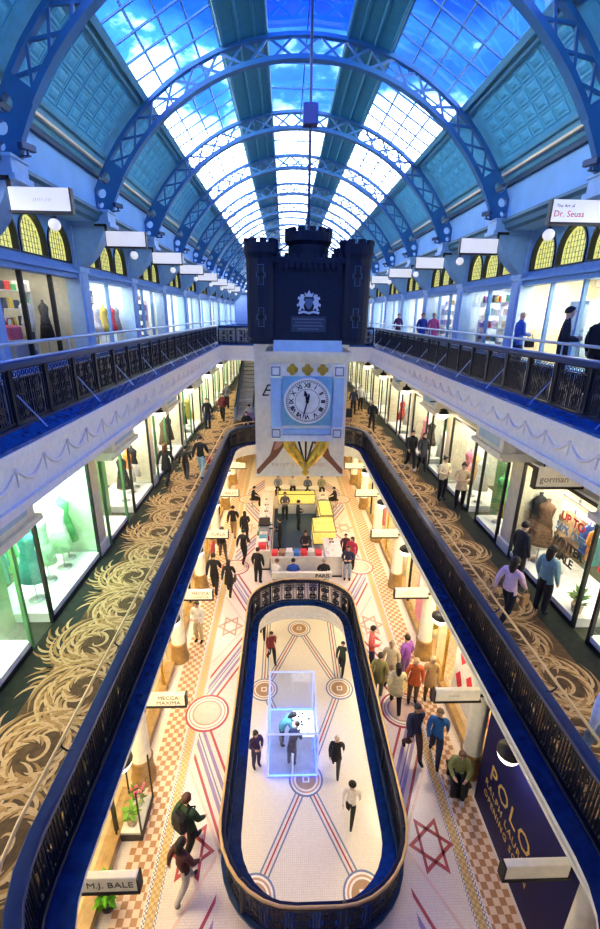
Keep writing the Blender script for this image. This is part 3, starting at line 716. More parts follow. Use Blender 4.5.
# ================================================================== LOWER GALLERY SHOPS
walls1 = {s: struct('wall_lower_shopfronts_' + SIDE[s]) for s in (-1, 1)}
DGREEN = mat('dark_green_paint', (0.02, 0.07, 0.04), 0.4)
def wallpart(name, m, parent, *boxes):
    mb = MB()
    for b in boxes: mb.box(*b)
    return mb.build(name, m, parent)
for s in (-1, 1):
    wr = walls1[s]
    for k in range(-2, 9):
        y = YK(k)
        # pilaster, capital block hung below the slab
        wallpart('pilaster', CREAM, wr, (s*5.62, s*6.2, y-0.1, y+0.55, ZL1, 8.62))
        wallpart('pilaster_base', CREAMW, wr, (s*5.56, s*6.2, y-0.15, y+0.6, ZL1, ZL1+0.3))
        if k >= -1:
            cb = wallpart('capital_block', CREAMW, wr, (s*4.72, s*5.9, y-0.5, y+1.1, 7.86, 8.62), (s*4.64, s*5.9, y-0.58, y+1.18, 7.76, 7.86), (s*4.8, s*5.9, y-0.42, y+1.02, 7.6, 7.76))
            o = wallpart('capital_panel', SHOPL, cb, (s*4.71, s*4.73, y-0.3, y+0.9, 7.96, 8.5)); 
        # lintel over the shopfront
        wallpart('lintel', CREAM, wr, (s*5.8, s*6.2, y+0.55, y+DB-0.1, 8.05, 8.62))
        wallpart('transom', DGREEN, wr, (s*5.86, s*6.1, y+0.55, y+DB-0.1, 7.62, 8.05))
        wallpart('partition', CREAMW, wr, (s*6.2, s*8.4, y+0.1, y+0.3, ZL1, 8.62))
        # shop window boxes with a recessed door between them
        win = struct('shop_window', wr)
        gl = GREENG if (s, k) == (-1, -1) else SHOPG
        ya, yb = (y+0.62, y+2.05), (y+2.75, y+4.85)
        if (s, k) == (-1, -1): ya, yb = (y+0.0, y+1.55), (y+2.35, y+4.9)
        if (s, k) == (1, -1): ya, yb = (y+0.0, y+1.5), (y+2.0, y+4.85)
        for j, (a, b) in enumerate((ya, yb)):
            x0 = s*5.55
            f = struct('display_case', wr)
            wallpart('plinth', WHITE, f, (x0, s*7.0, a, b, ZL1, ZL1+0.22))
            wallpart('kick_board', BLACK, f, (x0-s*0.02, x0, a, b, ZL1, ZL1+0.1))
            mb = MB(); mb.add([(x0, a, ZL1+0.22), (x0, b, ZL1+0.22), (x0, b, 7.5), (x0, a, 7.5)], [(0, 1, 2, 3)]); mb.build('glass_pane', gl, f)
            for e in (a, b):
                mb = MB(); mb.add([(x0, e, ZL1+0.22), (s*6.6, e, ZL1+0.22), (s*6.6, e, 7.5), (x0, e, 7.5)], [(0, 1, 2, 3)]); mb.build('glass_pane', gl, f)
            fr = [(x0-s*0.03, x0+s*0.04, e-0.035, e+0.035, ZL1, 7.55) for e in (a, b)] + [(x0-s*0.03, x0+s*0.04, a, b, 7.5, 7.57)]
            wallpart('case_frame', BLACK if s > 0 or j else GREENF, f, *fr)
            wallpart('case_top', CREAMW, f, (x0, s*6.9, a, b, 7.55, 7.62))
            en = 42 if (s, k, j) != (-1, -1, 1) else 80
            lamp('case_light', 'AREA', (s*6.2, (a+b)/2, 7.5), en*(b-a)/2, (0.86, 1.0, 0.92) if (s, k, j) == (-1, -1, 1) else (1.0, 0.92, 0.74), f, 0.8, None, (b-a)*0.8)
        wallpart('door', mat('green_door', (0.16, 0.42, 0.14), 0.4), wr, (s*6.3, s*6.36, ya[1]+0.05, yb[0]-0.05, ZL1, 7.4))
        lamp('shop_light', 'AREA', (s*7.6, y+2.6, 8.5), 30, (1.0, 0.88, 0.62), wr, 1.0, None, 3.5)
# pendant bowls
PEND = [None]
def pendant(label, loc, en, col, group, rod=0.5):
    t = thing('pendant_lamp', label, 'lamp', loc, 0, group)
    mb = MB(); mb.sphere((0, 0, 0), 0.21, 16, 7, 0, (1, 1, 0.95), None, -1.0, 0.25); mb.build('glass_bowl', GLOBE, t)
    mb = MB(); mb.lathe([(0.225, 0.02), (0.215, 0.10), (0.13, 0.17), (0.05, 0.21), (0.035, 0.30), (0.001, 0.30)], 16); mb.build('cap', BLACK, t)
    mb = MB(); mb.cyl((0, 0, 0.28), (0, 0, 0.28+rod), 0.022, 0.022, 8); mb.cyl((0, 0, 0.26+rod), (0, 0, 0.30+rod), 0.07, 0.07, 10); mb.build('rod', BLACK, t)
    lamp('bulb', 'POINT', (0, 0, -0.30), en, col, t, 0.12)
    return t
for s in (-1, 1):
    for i, y in enumerate((6.2, 15.25, 20.25, 25.3, 30.3)):
        if s > 0 and i == 0: continue
        PEND[0] = pendant('white bowl pendant with black cap, %s lower gallery, %s from the camera' % (SIDE[s], PH[i]), (s*5.0, y, 7.72), 22, WARM, 'bowl pendants of the lower gallery', 0.60)
        if s > 0:
            o = PEND[0]
            mb = MB(); mb.box(-0.5, 0.5, -0.02, 0.02, 0.42, 0.46); mb.build('cross_arm', BLACK, o)

# ================================================================== GROUND FLOOR SHOPS
wallsg = {s: struct('wall_ground_shopfronts_' + SIDE[s]) for s in (-1, 1)}
COLW = mat('column_white', (0.86, 0.83, 0.74), 0.4)
COLB = mat('column_base_brown', (0.36, 0.22, 0.08), 0.4, 0, 0.3, 6)
YGC = [4.05, 8.0, 12.0, 16.05, 20.1, 24.1, 28.1, 32.1]
YGS = [4.4, 7.78, 11.7, 15.65, 19.85, 23.9]
col = MB(); col.lathe([(0.25, 0.7), (0.22, 0.78), (0.21, 3.4), (0.23, 3.5), (0.30, 3.62), (0.32, 3.8), (0.38, 3.95), (0.38, 4.26)], 20, 0)
col.lathe([(0.30, 0.0), (0.30, 0.2), (0.27, 0.26), (0.26, 0.66), (0.28, 0.7), (0.22, 0.75)], 20, 1); colm = col.mesh('column'); colm.materials.append(COLW); colm.materials.append(COLB)
NAVY = mat('navy_hoarding', (0.003, 0.005, 0.075), 0.5, spec=0.25)
for s in (-1, 1):
    wr = wallsg[s]
    for i, y in enumerate(YGC):
        link('column', colm, None, wr, (s*4.12, y, 0))
        if i + 1 < len(YGC):
            y1 = YGC[i+1]
            wallpart('bulkhead', CREAM, wr, (s*4.3, s*4.55, y, y1, 3.3, 4.24))
            wallpart('partition', CREAM, wr, (s*4.55, s*8.0, y-0.05, y+0.05, 0, 4.24))
            if s > 0 and i == 0: continue
            win = struct('shop_window', wr)
            wallpart('plinth', COLB, win, (s*4.2, s*4.5, y+0.4, y1-0.4, 0, 0.25))
            mb = MB(); mb.add([(s*4.3, y+0.3, 0.25), (s*4.3, y1-1.3, 0.25), (s*4.3, y1-1.3, 3.3), (s*4.3, y+0.3, 3.3)], [(0, 1, 2, 3)]); mb.build('glass_pane', SHOPG, win)
            wallpart('window_frame', GOLD if i % 2 else BLACK, win, (s*4.26, s*4.34, y+0.3, y+0.36, 0.25, 3.3), (s*4.26, s*4.34, y1-1.36, y1-1.3, 0, 3.3), (s*4.26, s*4.34, y+0.3, y1-1.3, 3.22, 3.3))
            lamp('shop_light', 'AREA', (s*5.6, (y+y1)/2, 4.15), 85, (1.0, 0.80, 0.46), wr, 1.6, None, 3.0)
        if i < 6:
            lamp('downlight', 'SPOT', (s*3.55, y+2.0, 4.2), 95, (1.0, 0.80, 0.50), wr, 0.08).data.spot_size = 2.4
# navy hoarding with gold lettering
hb = thing('hoarding', 'navy blue hoarding wall with three lines of gold lettering beside the checkered floor', 'hoarding', (4.0, 0, 0))
mb = MB(); mb.box(0, 0.3, 4.2, 7.35, 0, 4.2); mb.build('board', NAVY, hb)
RX = Matrix.Rotation(-PI/2, 4, 'Z')
GT = mat('gold_lettering', (0.85, 0.62, 0.18), 0.35, 0.4)
for tx, sz, yy, zz in (('POLO', 0.58, 6.1, 1.45), ('RALPH LAUREN', 0.24, 6.1, 1.02), ('OPENING SOON', 0.22, 6.1, 0.72)):
    lettering(tx, sz, GT, hb, Matrix.Translation((-0.006, yy, zz)) @ RX @ FACE, spacing=1.15)
GTX = mat('sign_text_dark', (0.12, 0.10, 0.08), 0.5)
GS = {(-1, 1): [('MECCA', 0.14, 0.15, 0.22, GTX), ('MAXIMA', 0.14, 0.15, 0.08, GTX)], (-1, 2): [('MECCA', 0.16, 0.16, 0.2, GTX), ('COSMETICA', 0.09, 0.16, 0.07, GTX)],
      (-1, 3): [('FURLA', 0.19, 0.15, 0.14, GTX)], (-1, 4): [('BALLY', 0.19, 0.15, 0.14, GTX)]}
GS[(-1, 0)] = [('M.J. BALE', 0.18, 0.11, 0.15, GTX)]
GS[(1, 1)] = [('| | I | I I | |', 0.06, -0.1, 0.15, GTX)]; GS[(1, 2)] = [('I | I I | | I |', 0.06, -0.1, 0.15, GTX)]
SIGNC = mat('sign_cream', (0.88, 0.80, 0.62), 0.4, emit=(1, 0.86, 0.6), estr=0.08)
glab = {(-1, 0): 'cream blade sign with one line of large letters above the bright green plant', (-1, 1): 'cream blade sign with two equal lines of lettering over the checkered border', (-1, 2): 'cream blade sign with a large and a small line of lettering', (-1, 3): 'cream blade sign with one word, above the person in red stripes', (-1, 4): 'cream blade sign with one word, farthest lettered one in the left aisle',
        (1, 0): 'blank white blade sign in front of the navy hoarding', (1, 1): 'cream blade sign beside the window with red diamonds', (1, 2): 'cream blade sign above the pink window display'}
for s in (-1, 1):
    for i, y in enumerate(YGS):
        sign_box('blade_sign', glab.get((s, i), 'cream blade sign over the ground floor aisle, %s on the %s side' % (PH[i], SIDE[s])), 1.05, 0.30, (s*3.38, y, 2.62), GS.get((s, i), []), BLACK, 0.0, SIGNC, -s, 'sign', 'blade signs over the ground floor aisles', 0.12)
        o = LAST[0]; mb = MB(); mb.box(s*0.5, s*(0.6 if s > 0 and i == 0 else 0.92), -0.02, 0.02, 0.05, 0.11); mb.build('wall_bracket', BLACK, o)
    for i, y in enumerate((5.95, 9.85, 13.45, 17.45, 21.5)):
        pendant('white bowl pendant over the ground floor aisle, %s on the %s side' % (PH[i], SIDE[s]), (s*3.62, y, 3.25), 20, WARM, 'bowl pendants of the ground floor', 0.68)
for i, y in enumerate((6, 12, 18, 24)):
    for s in (-1, 1): lamp('basement_light', 'AREA', (s*3.6, y, -0.80), 55, (1.0, 0.82, 0.55), floor_b, 1.5)
# ================================================================== GROUND FLOOR INLAYS
def ring(mb, cx, cy, r0, r1, z0, z1, n=28, mi=0):
    c = [(math.cos(2*PI*i/n), math.sin(2*PI*i/n)) for i in range(n)]
    o = [(cx+r1*a, cy+r1*b, z1) for a, b in c]; i_ = [(cx+r0*a, cy+r0*b, z1) for a, b in c]
    if r0 > 0: mb.strip(o, i_, mi, True)
    else: mb.add(o, [tuple(range(n))], mi)
    mb.strip([(x_, y_, z0) for x_, y_, _ in o], o, mi, True)
IN_RED = mat('inlay_red', (0.42, 0.05, 0.06), 0.35); IN_LIL = mat('inlay_lilac', (0.30, 0.22, 0.42), 0.35); IN_BLU = mat('inlay_slate_blue', (0.16, 0.22, 0.36), 0.35)
IN_TAN = mat('inlay_tan', (0.52, 0.33, 0.22), 0.35); IN_PINK = mat('inlay_pink', (0.76, 0.55, 0.46), 0.35); IN_WHT = mat('inlay_white', (0.88, 0.85, 0.80), 0.3)
IN_GLD = mat('inlay_gold', (0.66, 0.46, 0.20), 0.35)
def band(parent, pts, m, z=0.006, name='inlay_band'):
    mb = MB(); mb.prism([(p[0], p[1]) for p in pts], -0.01, z, 'z'); return mb.build(name, m, parent)
CHK = m_checker('border_checker', (0.80, 0.62, 0.46), (0.46, 0.22, 0.09), 7.6)
DOT = m_checker('border_dots', (0.88, 0.85, 0.80), (0.10, 0.14, 0.30), 26.0)
DIA = m_checker('border_diamonds', (0.72, 0.52, 0.22), (0.50, 0.33, 0.14), 16.0)
for s in (-1, 1):
    for x0, x1, m_, nm in ((3.06, 3.10, DOT, 'border_dots'), (3.10, 3.28, DIA, 'border_diamonds'), (3.28, 3.33, DOT, 'border_dots'), (3.36, 3.94, CHK, 'border_checker')):
        mb = MB(); mb.box(s*x0, s*x1, -2, 47, -0.01, 0.004); mb.build(nm, m_, floor_g)
    for Yc in (2.1, 9.85, 17.6, 25.4):
        for r0, r1, m_ in ((0.0, 0.38, IN_PINK), (0.38, 0.43, IN_TAN), (0.49, 0.53, IN_TAN), (0.57, 0.63, IN_RED)):
            mb = MB(); ring(mb, s*2.86, Yc, r0, r1, -0.01, 0.012); mb.build('inlay_ring', m_, floor_g)
        mb = MB(); ring(mb, s*2.86, Yc, 0.43, 0.57, -0.01, 0.010); mb.build('inlay_ring', IN_WHT, floor_g)
        for d in (-1, 1):
            for o, w, m_ in ((-0.62, 0.15, IN_RED), (-0.20, 0.20, IN_LIL), (0.12, 0.08, IN_BLU), (0.34, 0.20, IN_LIL), (0.76, 0.15, IN_RED)):
                xa, xb = 2.98, 1.97; y_a = Yc+d*(0.55+o); y_b = y_a+d*2.1*(xa-xb)
                pts = [(s*xa, y_a-w/2), (s*xb, y_b-w/2), (s*xb, y_b+w/2), (s*xa, y_a+w/2)]
                if y_a < 0.5: continue
                band(floor_g, pts, m_)
    for Yc in (6.35, 13.6, 21.5):
        cx = 2.62
        for up in (0, PI):
            tr_ = []
            for rr in (0.50, 0.38):
                tr_.append([(s*(cx+rr*math.cos(up+2*PI*i/3)), Yc+rr*1.25*math.sin(up+2*PI*i/3)) for i in range(3)])
            me = fill2d('inlay_star', tr_, -0.01, 0.008); me.materials.append(IN_TAN if Yc > 10 else IN_RED); link('inlay_star', me, None, floor_g)
        for d in (-1, 1):
            band(floor_g, [(s*3.02, Yc+d*1.75), (s*1.99, Yc-d*0.1+d*0.0), (s*1.99, Yc+d*0.02), (s*3.02, Yc+d*1.87)], IN_PINK, 0.005)
# in front of the oval
for s in (-1, 1):
    for o, w, m_ in ((0.0, 0.12, IN_RED), (0.28, 0.12, IN_BLU), (0.5, 0.08, IN_LIL), (0.75, 0.12, IN_BLU)):
        band(floor_g, [(s*0.05, 4.3-o), (s*1.6, 2.4-o), (s*1.6, 2.4-o-w), (s*0.05, 4.3-o-w)], m_)
        band(floor_g, [(s*(0.6+o), 4.62-o*0.2), (s*(1.9+o*0.2), 2.3), (s*(1.9+o*0.2)+s*w*0.6, 2.3), (s*(0.6+o)+s*w*0.6, 4.62-o*0.2)], m_, 0.007)
# ------------------------------------------------------------------ basement inlays
MED = mat('medallion_brown', (0.42, 0.26, 0.14), 0.3)
def medal(x, y):
    for r0, r1, m_ in ((0.0, 0.36, MED), (0.42, 0.48, IN_TAN), (0.54, 0.60, IN_BLU)):
        mb = MB(); ring(mb, x, y, r0, r1, ZLG-0.01, ZLG+0.012); mb.build('inlay_ring', m_, floor_b)
    mb = MB(); ring(mb, x, y, 0.36, 0.58, ZLG-0.01, ZLG+0.009); mb.build('inlay_ring', IN_WHT, floor_b)
    mb = MB(); mb.box(x-0.12, x+0.12, y-0.12, y+0.12, ZLG, ZLG+0.016); mb.build('inlay_square', IN_WHT, floor_b)
    mb = MB(); mb.box(x-0.07, x+0.07, y-0.07, y+0.07, ZLG, ZLG+0.018); mb.build('inlay_square', MED, floor_b)
meds = [(0.15, 18.9), (-1.5, 15.0), (1.8, 15.0), (0.15, 11.05), (-1.45, 7.75), (1.65, 7.75), (0.15, 4.2)]
for p in meds: medal(*p)
def bline(p, q):
    p, q = Vector(p), Vector(q); d = (q-p).normalized(); n = Vector((-d.y, d.x)); a = p+d*0.55; b = q-d*0.55
    for o, w, m_ in ((-0.13, 0.05, IN_BLU), (0.0, 0.05, IN_RED), (0.13, 0.05, IN_BLU)):
        pts = [a+n*(o-w/2), b+n*(o-w/2), b+n*(o+w/2), a+n*(o+w/2)]
        mb = MB(); mb.prism([(v.x, v.y) for v in pts], ZLG-0.01, ZLG+0.006, 'z'); mb.build('inlay_band', m_, floor_b)
for a, b in ((0, 1), (0, 2), (3, 1), (3, 2), (3, 4), (3, 5), (6, 4), (6, 5)): bline(meds[a], meds[b])
for x_ in (-1.5, 1.8): bline((x_, 15.0), (x_, 20.5))

# ================================================================== CARPETS
CARP = mat('carpet_olive_brown', (0.085, 0.045, 0.014), 0.95, 0, 0.35, 9, 0.3)
CPL = mat('carpet_plain_green', (0.014, 0.018, 0.010), 0.95, 0, 0.3, 7)
SW1 = mat('carpet_gold', (0.33, 0.18, 0.055), 0.95, 0, 0.15, 20); SW2 = mat('carpet_cream', (0.52, 0.33, 0.15), 0.95, 0, 0.12, 20)
def ribbon(mb, pts, w0, mi, z, p=0.6):
    n = len(pts); A = []; B = []; w0 *= 1.3
    for i, q in enumerate(pts):
        a, b = pts[max(0, i-1)], pts[min(n-1, i+1)]; dx, dy = b[0]-a[0], b[1]-a[1]; l = math.hypot(dx, dy) or 1
        t = i/(n-1); w = w0*(max(0.02, math.sin(PI*min(1, 0.12+0.88*t)))**p)
        A.append((q[0]-dy/l*w, q[1]+dx/l*w, z)); B.append((q[0]+dy/l*w, q[1]-dx/l*w, z))
    mb.strip(B, A, mi)
rnd = random.Random(3)
def motif():
    mb = MB(); turns = 2.1; n = 46
    def sp(t, k=0.0): r = 0.52*(1-t)**0.85+0.03; a = turns*2*PI*t; return (r*math.cos(a+k), r*math.sin(a+k)), a+k, r
    ribbon(mb, [sp(i/n)[0] for i in range(n+1)], 0.026, 1, 0.004)
    ribbon(mb, [sp(i/n, 0.30)[0] for i in range(4, n+1)], 0.012, 0, 0.003); ribbon(mb, [sp(i/n, -0.32)[0] for i in range(4, n-6)], 0.012, 0, 0.003)
    for i in range(30):                       # acanthus leaves curling off the outside of the scroll
        t = i/42; (x_, y_), a, r = sp(t); l = 0.17+0.15*rnd.random(); pts = []
        for j in range(7):
            u = j/6; rr = r+l*u*(1-0.25*u); aa = a+0.9*u*u+0.35*u; pts.append((rr*math.cos(aa), rr*math.sin(aa)))
        if r > 0.16: ribbon(mb, pts, 0.019, i % 2, 0.005, 0.8)
    for i in range(20):                       # and on the inside
        t = 0.05+i/30; (x_, y_), a, r = sp(t); l = min(0.12, r*0.5); pts = []
        for j in range(6):
            u = j/5; rr = r-l*u; aa = a+0.8*u; pts.append((rr*math.cos(aa), rr*math.sin(aa)))
        ribbon(mb, pts, 0.014, (i+1) % 2, 0.006, 0.8)
    for i in range(16):                       # long sprays towards the next scroll
        a = -0.6+i*0.16; l = 0.30+0.10*math.sin(i*1.7); pts = []
        for j in range(7):
            u = j/6; pts.append((0.55*math.cos(a)+l*u*math.cos(a+0.8*u), 0.55*math.sin(a)+0.10+l*u*math.sin(a+0.8*u)))
        ribbon(mb, pts, 0.018, i % 2, 0.0045, 0.8)
    me = mb.mesh('carpet_scroll'); me.materials.append(SW1); me.materials.append(SW2); return me
mot = motif()
for s in (-1, 1):
    c = thing('carpet_runner', 'long brown carpet with gold acanthus scrolls on the %s lower gallery' % SIDE[s], 'carpet', (0, 0, ZL1), 0, 'patterned carpets of the lower gallery')
    mb = MB(); mb.box(s*3.42, s*5.0, 0, 58, 0, 0.010); mb.build('patterned_field', CARP, c)
    mb = MB(); mb.box(s*5.0, s*5.54, 0, 58, 0, 0.011); mb.build('plain_border', CPL, c)
    for i in range(30):
        y = 2.6+1.18*i; sg = 1 if i % 2 else -1
        o = link('carpet_scroll', mot, None, c, (s*4.28+0.12*sg, y, 0.008), (PI/2 if i % 2 else -PI/2)+0.3*s)
        o.scale = (1.2, 1.2*sg, 1)
for x0, x1, y0, y1, lab in ((-5.5, 5.5, 21.9, 58, 'dark carpet crossing the lower gallery beyond the void'),):
    mb = MB(); mb.box(-3.40, 3.40, 22.0, 58, ZL1, ZL1+0.010); tag(mb.build('carpet', CARP), lab, 'carpet')

# ================================================================== HANGING CLOCK
NAV = mat('castle_navy', (0.0025, 0.010, 0.032), 0.55, 0, 0.35, 22, 0.25, spec=0.3)
SILV = mat('silver_crest', (0.62, 0.70, 0.80), 0.3, 0.6)
CLW = mat('clock_white', (0.90, 0.87, 0.78), 0.45); CLB = mat('clock_pale_blue', (0.42, 0.62, 0.80), 0.45)
CLC = mat('clock_cornice_cream', (0.80, 0.74, 0.56), 0.45)
ck = thing('hanging_clock', 'hanging clock shaped as a navy castle above a white dial tower', 'clock', (-0.05, 11.0, 0))
def battlement(mb, c, r, z, n, h=0.09, d=0.10, oct_=16):
    for i in range(n):
        a = 2*PI*i/n; T = Matrix.Translation((c[0]+r*math.cos(a), c[1]+r*math.sin(a), z)) @ Matrix.Rotation(a, 4, 'Z'); mb.box(-d, 0.0, -PI*r/n*0.55, PI*r/n*0.55, 0, h, T=T)
def turret(cx, cy, z0, z1, r):
    mb = MB(); mb.lathe([(0.02, z0), (r*0.92, z0), (r*0.92, z0+0.1), (r, z0+0.16), (r, z1-0.34), (r*1.02, z1-0.30), (r*1.12, z1-0.2), (r*1.12, z1), (r*0.9, z1), (r*0.9, z1-0.05), (0.01, z1-0.05)], 18, c=(cx, cy), smooth=False)
    battlement(mb, (cx, cy), r*1.12, z1, 9); t = mb.build('turret', NAV, ck)
    for zz in (z0+0.62, z0+1.55):
        if cy < 1:
            mb = MB(); y = cy-r-0.004
            for x0, x1, a, b in ((-0.035, 0.035, -0.17, 0.17), (-0.08, 0.08, -0.03, 0.03)): mb.box(cx+x0, cx+x1, y-0.01, y+0.03, zz+a, zz+b)
            mb.build('arrow_slit', BLACK, t)
            mb = MB()
            for x0, x1, a, b in ((-0.07, -0.05, -0.2, 0.2), (0.05, 0.07, -0.2, 0.2), (-0.11, -0.09, -0.06, 0.06), (0.09, 0.11, -0.06, 0.06), (-0.07, 0.07, 0.2, 0.22), (-0.07, 0.07, -0.22, -0.2)): mb.box(cx+x0, cx+x1, y-0.008, y+0.05, zz+a, zz+b)
            mb.build('slit_surround', mat('slit_surround_blue', (0.03, 0.08, 0.17), 0.5), t)
for cx in (-1.13, 1.11):
    for cy in (0.37, 1.75): turret(cx, cy, 10.33, 12.56, 0.36)
mb = MB(); mb.box(-1.05, 1.05, 0.22, 1.9, 10.42, 12.15); mb.box(-1.05, 1.05, 0.12, 2.0, 12.15, 12.28)
for i in range(9): mb.box(-0.72+0.18*i-0.045, -0.72+0.18*i+0.045, 0.12, 0.2, 12.28, 12.36)
mb.build('castle_wall', NAV, ck)
mb = MB()
for i in range(11):                           # corbel table below the parapet
    x_ = -0.68+0.136*i; mb.prism([(x_-0.05, 12.15), (x_+0.05, 12.15), (x_+0.05, 12.08), (x_, 11.99), (x_-0.05, 12.08)], 0.13, 0.22, 'y')
mb.build('corbel_table', NAV, ck)
for r_ in range(7):                           # courses of dressed stone
    for c_ in range(5):
        mb = MB(); x_ = -0.66+0.27*c_+(0.13 if r_ % 2 else 0)
        if x_+0.25 > 0.72: continue
        mb.box(x_, x_+0.255, 0.205, 0.23, 10.55+0.2*r_, 10.55+0.2*r_+0.185); mb.build('stone_block', NAV, ck)
mb = MB(); mb.lathe([(0.02, 12.2), (0.50, 12.2), (0.50, 12.60), (0.58, 12.68), (0.58, 12.88), (0.48, 12.88), (0.48, 12.84), (0.01, 12.84)], 20, c=(0, 1.0), smooth=False); battlement(mb, (0, 1.0), 0.58, 12.88, 13); mb.build('keep', NAV, ck)
for sx in (-1, 1):
    mb = MB(); mb.cyl((sx*0.45, 0.9, 12.66), (sx*0.85, 0.55, 12.36), 0.02, 0.02, 6); mb.build('stay_rod', NAV, ck)
mb = MB(); mb.cyl((0, 1.0, 12.84), (0, 1.0, 18.5), 0.035, 0.035, 8); mb.build('suspension_rod', IRONB, ck)
mb = MB(); mb.bbox(-0.17, 0.17, 0.85, 1.15, 15.1, 15.5, 0.02); mb.build('rod_housing', mat('housing_blue', (0.01, 0.04, 0.3), 0.4), ck)
# coat of arms
cr = bpy.data.objects.new('coat_of_arms', None); COL.objects.link(cr); cr.parent = ck
def plate(name, pts, parent, m, y0, y1, flip=1, dx=0, dz=0, sc=1):
    mb = MB(); P = [(flip*a*sc+dx, b*sc+dz) for a, b in pts]; mb.prism(P if flip > 0 else P[::-1], y1, y0, 'y'); return mb.build(name, m, parent)
lion = [(0.10, -0.16), (0.13, -0.05), (0.09, 0.02), (0.13, 0.08), (0.10, 0.15), (0.14, 0.20), (0.20, 0.19), (0.21, 0.13), (0.25, 0.15), (0.27, 0.09), (0.22, 0.07), (0.24, 0.0), (0.29, -0.03), (0.27, -0.09), (0.23, -0.05), (0.21, -0.10), (0.25, -0.17), (0.19, -0.18), (0.17, -0.11)]
plate('lion', [(-a, b) for a, b in lion][::-1], cr, SILV, 0.165, 0.21, 1, 0, 11.28); plate('unicorn', lion, cr, SILV, 0.165, 0.21, 1, 0, 11.28)
plate('shield', [(-0.09, 0.10), (0.09, 0.10), (0.09, -0.02), (0.05, -0.10), (0, -0.14), (-0.05, -0.10), (-0.09, -0.02)], cr, mat('shield_blue', (0.08, 0.14, 0.26), 0.4), 0.17, 0.21, 1, 0, 11.28)
plate('crown', [(-0.08, 0.12), (0.08, 0.12), (0.11, 0.22), (0.05, 0.18), (0, 0.27), (-0.05, 0.18), (-0.11, 0.22)], cr, SILV, 0.165, 0.21, 1, 0, 11.30)
plate('ribbon', [(-0.26, -0.20), (-0.12, -0.17), (0, -0.20), (0.12, -0.17), (0.26, -0.20), (0.24, -0.25), (0.12, -0.22), (0, -0.25), (-0.12, -0.22), (-0.24, -0.25)], cr, SILV, 0.165, 0.21, 1, 0, 11.28)
mb = MB(); mb.box(-0.42, 0.42, 0.19, 0.215, 10.62, 10.98); pl = mb.build('inscription_plate', mat('plate_navy', (0.015, 0.035, 0.09), 0.4), ck)
for i, w in enumerate((0.38, 0.32, 0.36, 0.26)):
    mb = MB()
    for j in range(14): mb.box(-w+2*w*j/14, -w+2*w*(j+0.7)/14, 0.183, 0.19, 10.90-0.075*i, 10.93-0.075*i)
    mb.build('inscription_line', mat('dim_silver', (0.12, 0.16, 0.24), 0.4), pl)
# dial tower
mb = MB(); mb.box(-0.86, 0.86, 0.20, 1.7, 10.12, 10.42); mb.build('tower_neck', CLB, ck)
mb = MB()
for hw, z0, z1 in ((1.06, 10.06, 10.16), (1.02, 9.98, 10.06), (0.97, 9.90, 9.98)): mb.box(-hw, hw, 0.2-(hw-0.9), 1.7, z0, z1)
mb.build('tower_cornice', CLC, ck)
mb = MB(); mb.box(-0.92, 0.92, 0.24, 1.6, 8.02, 9.90); mb.build('tower_body', CLW, ck)
for sx in (-1, 1):
    mb = MB(); mb.box(sx*0.66, sx*0.93, 0.16, 0.26, 8.24, 9.52); mb.box(sx*0.70, sx*0.89, 0.14, 0.18, 8.32, 9.44); mb.build('side_pilaster', CLB, ck)
    for zz in (9.68, 8.08):
        mb = MB(); mb.box(sx*0.64, sx*0.95, 0.12, 0.26, zz-0.16, zz+0.16); bk_ = mb.build('corner_block', CLW, ck)
        me = fill2d('square_moulding', [[(sx*0.795-0.11, zz-0.11), (sx*0.795+0.11, zz-0.11), (sx*0.795+0.11, zz+0.11), (sx*0.795-0.11, zz+0.11)], [(sx*0.795-0.09, zz-0.09), (sx*0.795+0.09, zz-0.09), (sx*0.795+0.09, zz+0.09), (sx*0.795-0.09, zz+0.09)]], 0, 0.02)
        me.transform(Matrix.Translation((0, 0.12, 0)) @ FACE); me.materials.append(mat('moulding_grey_blue', (0.10, 0.16, 0.25), 0.5)); link('square_moulding', me, None, bk_)
mb = MB(); mb.box(-0.63, 0.63, 0.18, 0.26, 8.28, 9.54); mb.build('dial_field', mat('dial_field_blue', (0.20, 0.46, 0.60), 0.4), ck)
mb = MB(); mb.box(-0.60, 0.60, 0.18, 0.26, 8.06, 8.18); mb.build('lower_panel', CLB, ck)
for dx in (-0.38, 0, 0.38):
    mb = MB()
    for ox, oz in ((0.075, 0), (-0.075, 0), (0, 0.075), (0, -0.075)): mb.cyl((dx+ox, 0.20, 9.71+oz), (dx+ox, 0.24, 9.71+oz), 0.072, 0.072, 12)
    mb.cyl((dx, 0.185, 9.71), (dx, 0.24, 9.71), 0.06, 0.06, 10); mb.build('quatrefoil', GOLD, ck)
DZ = 8.93
DIAL = mat('dial_ivory', (0.86, 0.84, 0.74), 0.35)
mb = MB(); mb.cyl((0, 0.10, DZ), (0, 0.20, DZ), 0.585, 0.60, 48); dial = mb.build('dial', DIAL, ck)
def flat_ring(name, r0, r1, y, m, parent):
    mb = MB(); n = 48
    mb.strip([(r0*math.cos(2*PI*i/n), y, DZ+r0*math.sin(2*PI*i/n)) for i in range(n)], [(r1*math.cos(2*PI*i/n), y, DZ+r1*math.sin(2*PI*i/n)) for i in range(n)], 0, True); return mb.build(name, m, parent)
INK = mat('dial_black', (0.012, 0.012, 0.014), 0.5)
flat_ring('minute_ring', 0.525, 0.535, 0.096, INK, dial); flat_ring('minute_ring', 0.485, 0.492, 0.096, INK, dial); flat_ring('inner_ring', 0.305, 0.315, 0.096, INK, dial)
mb = MB()
for i in range(60):
    T = Matrix.Translation((0, 0.096, DZ)) @ Matrix.Rotation(2*PI*i/60, 4, 'Y'); mb.box(-0.006, 0.006, -0.002, 0.002, 0.492, 0.525, T=T)
mb.build('minute_marks', INK, dial)
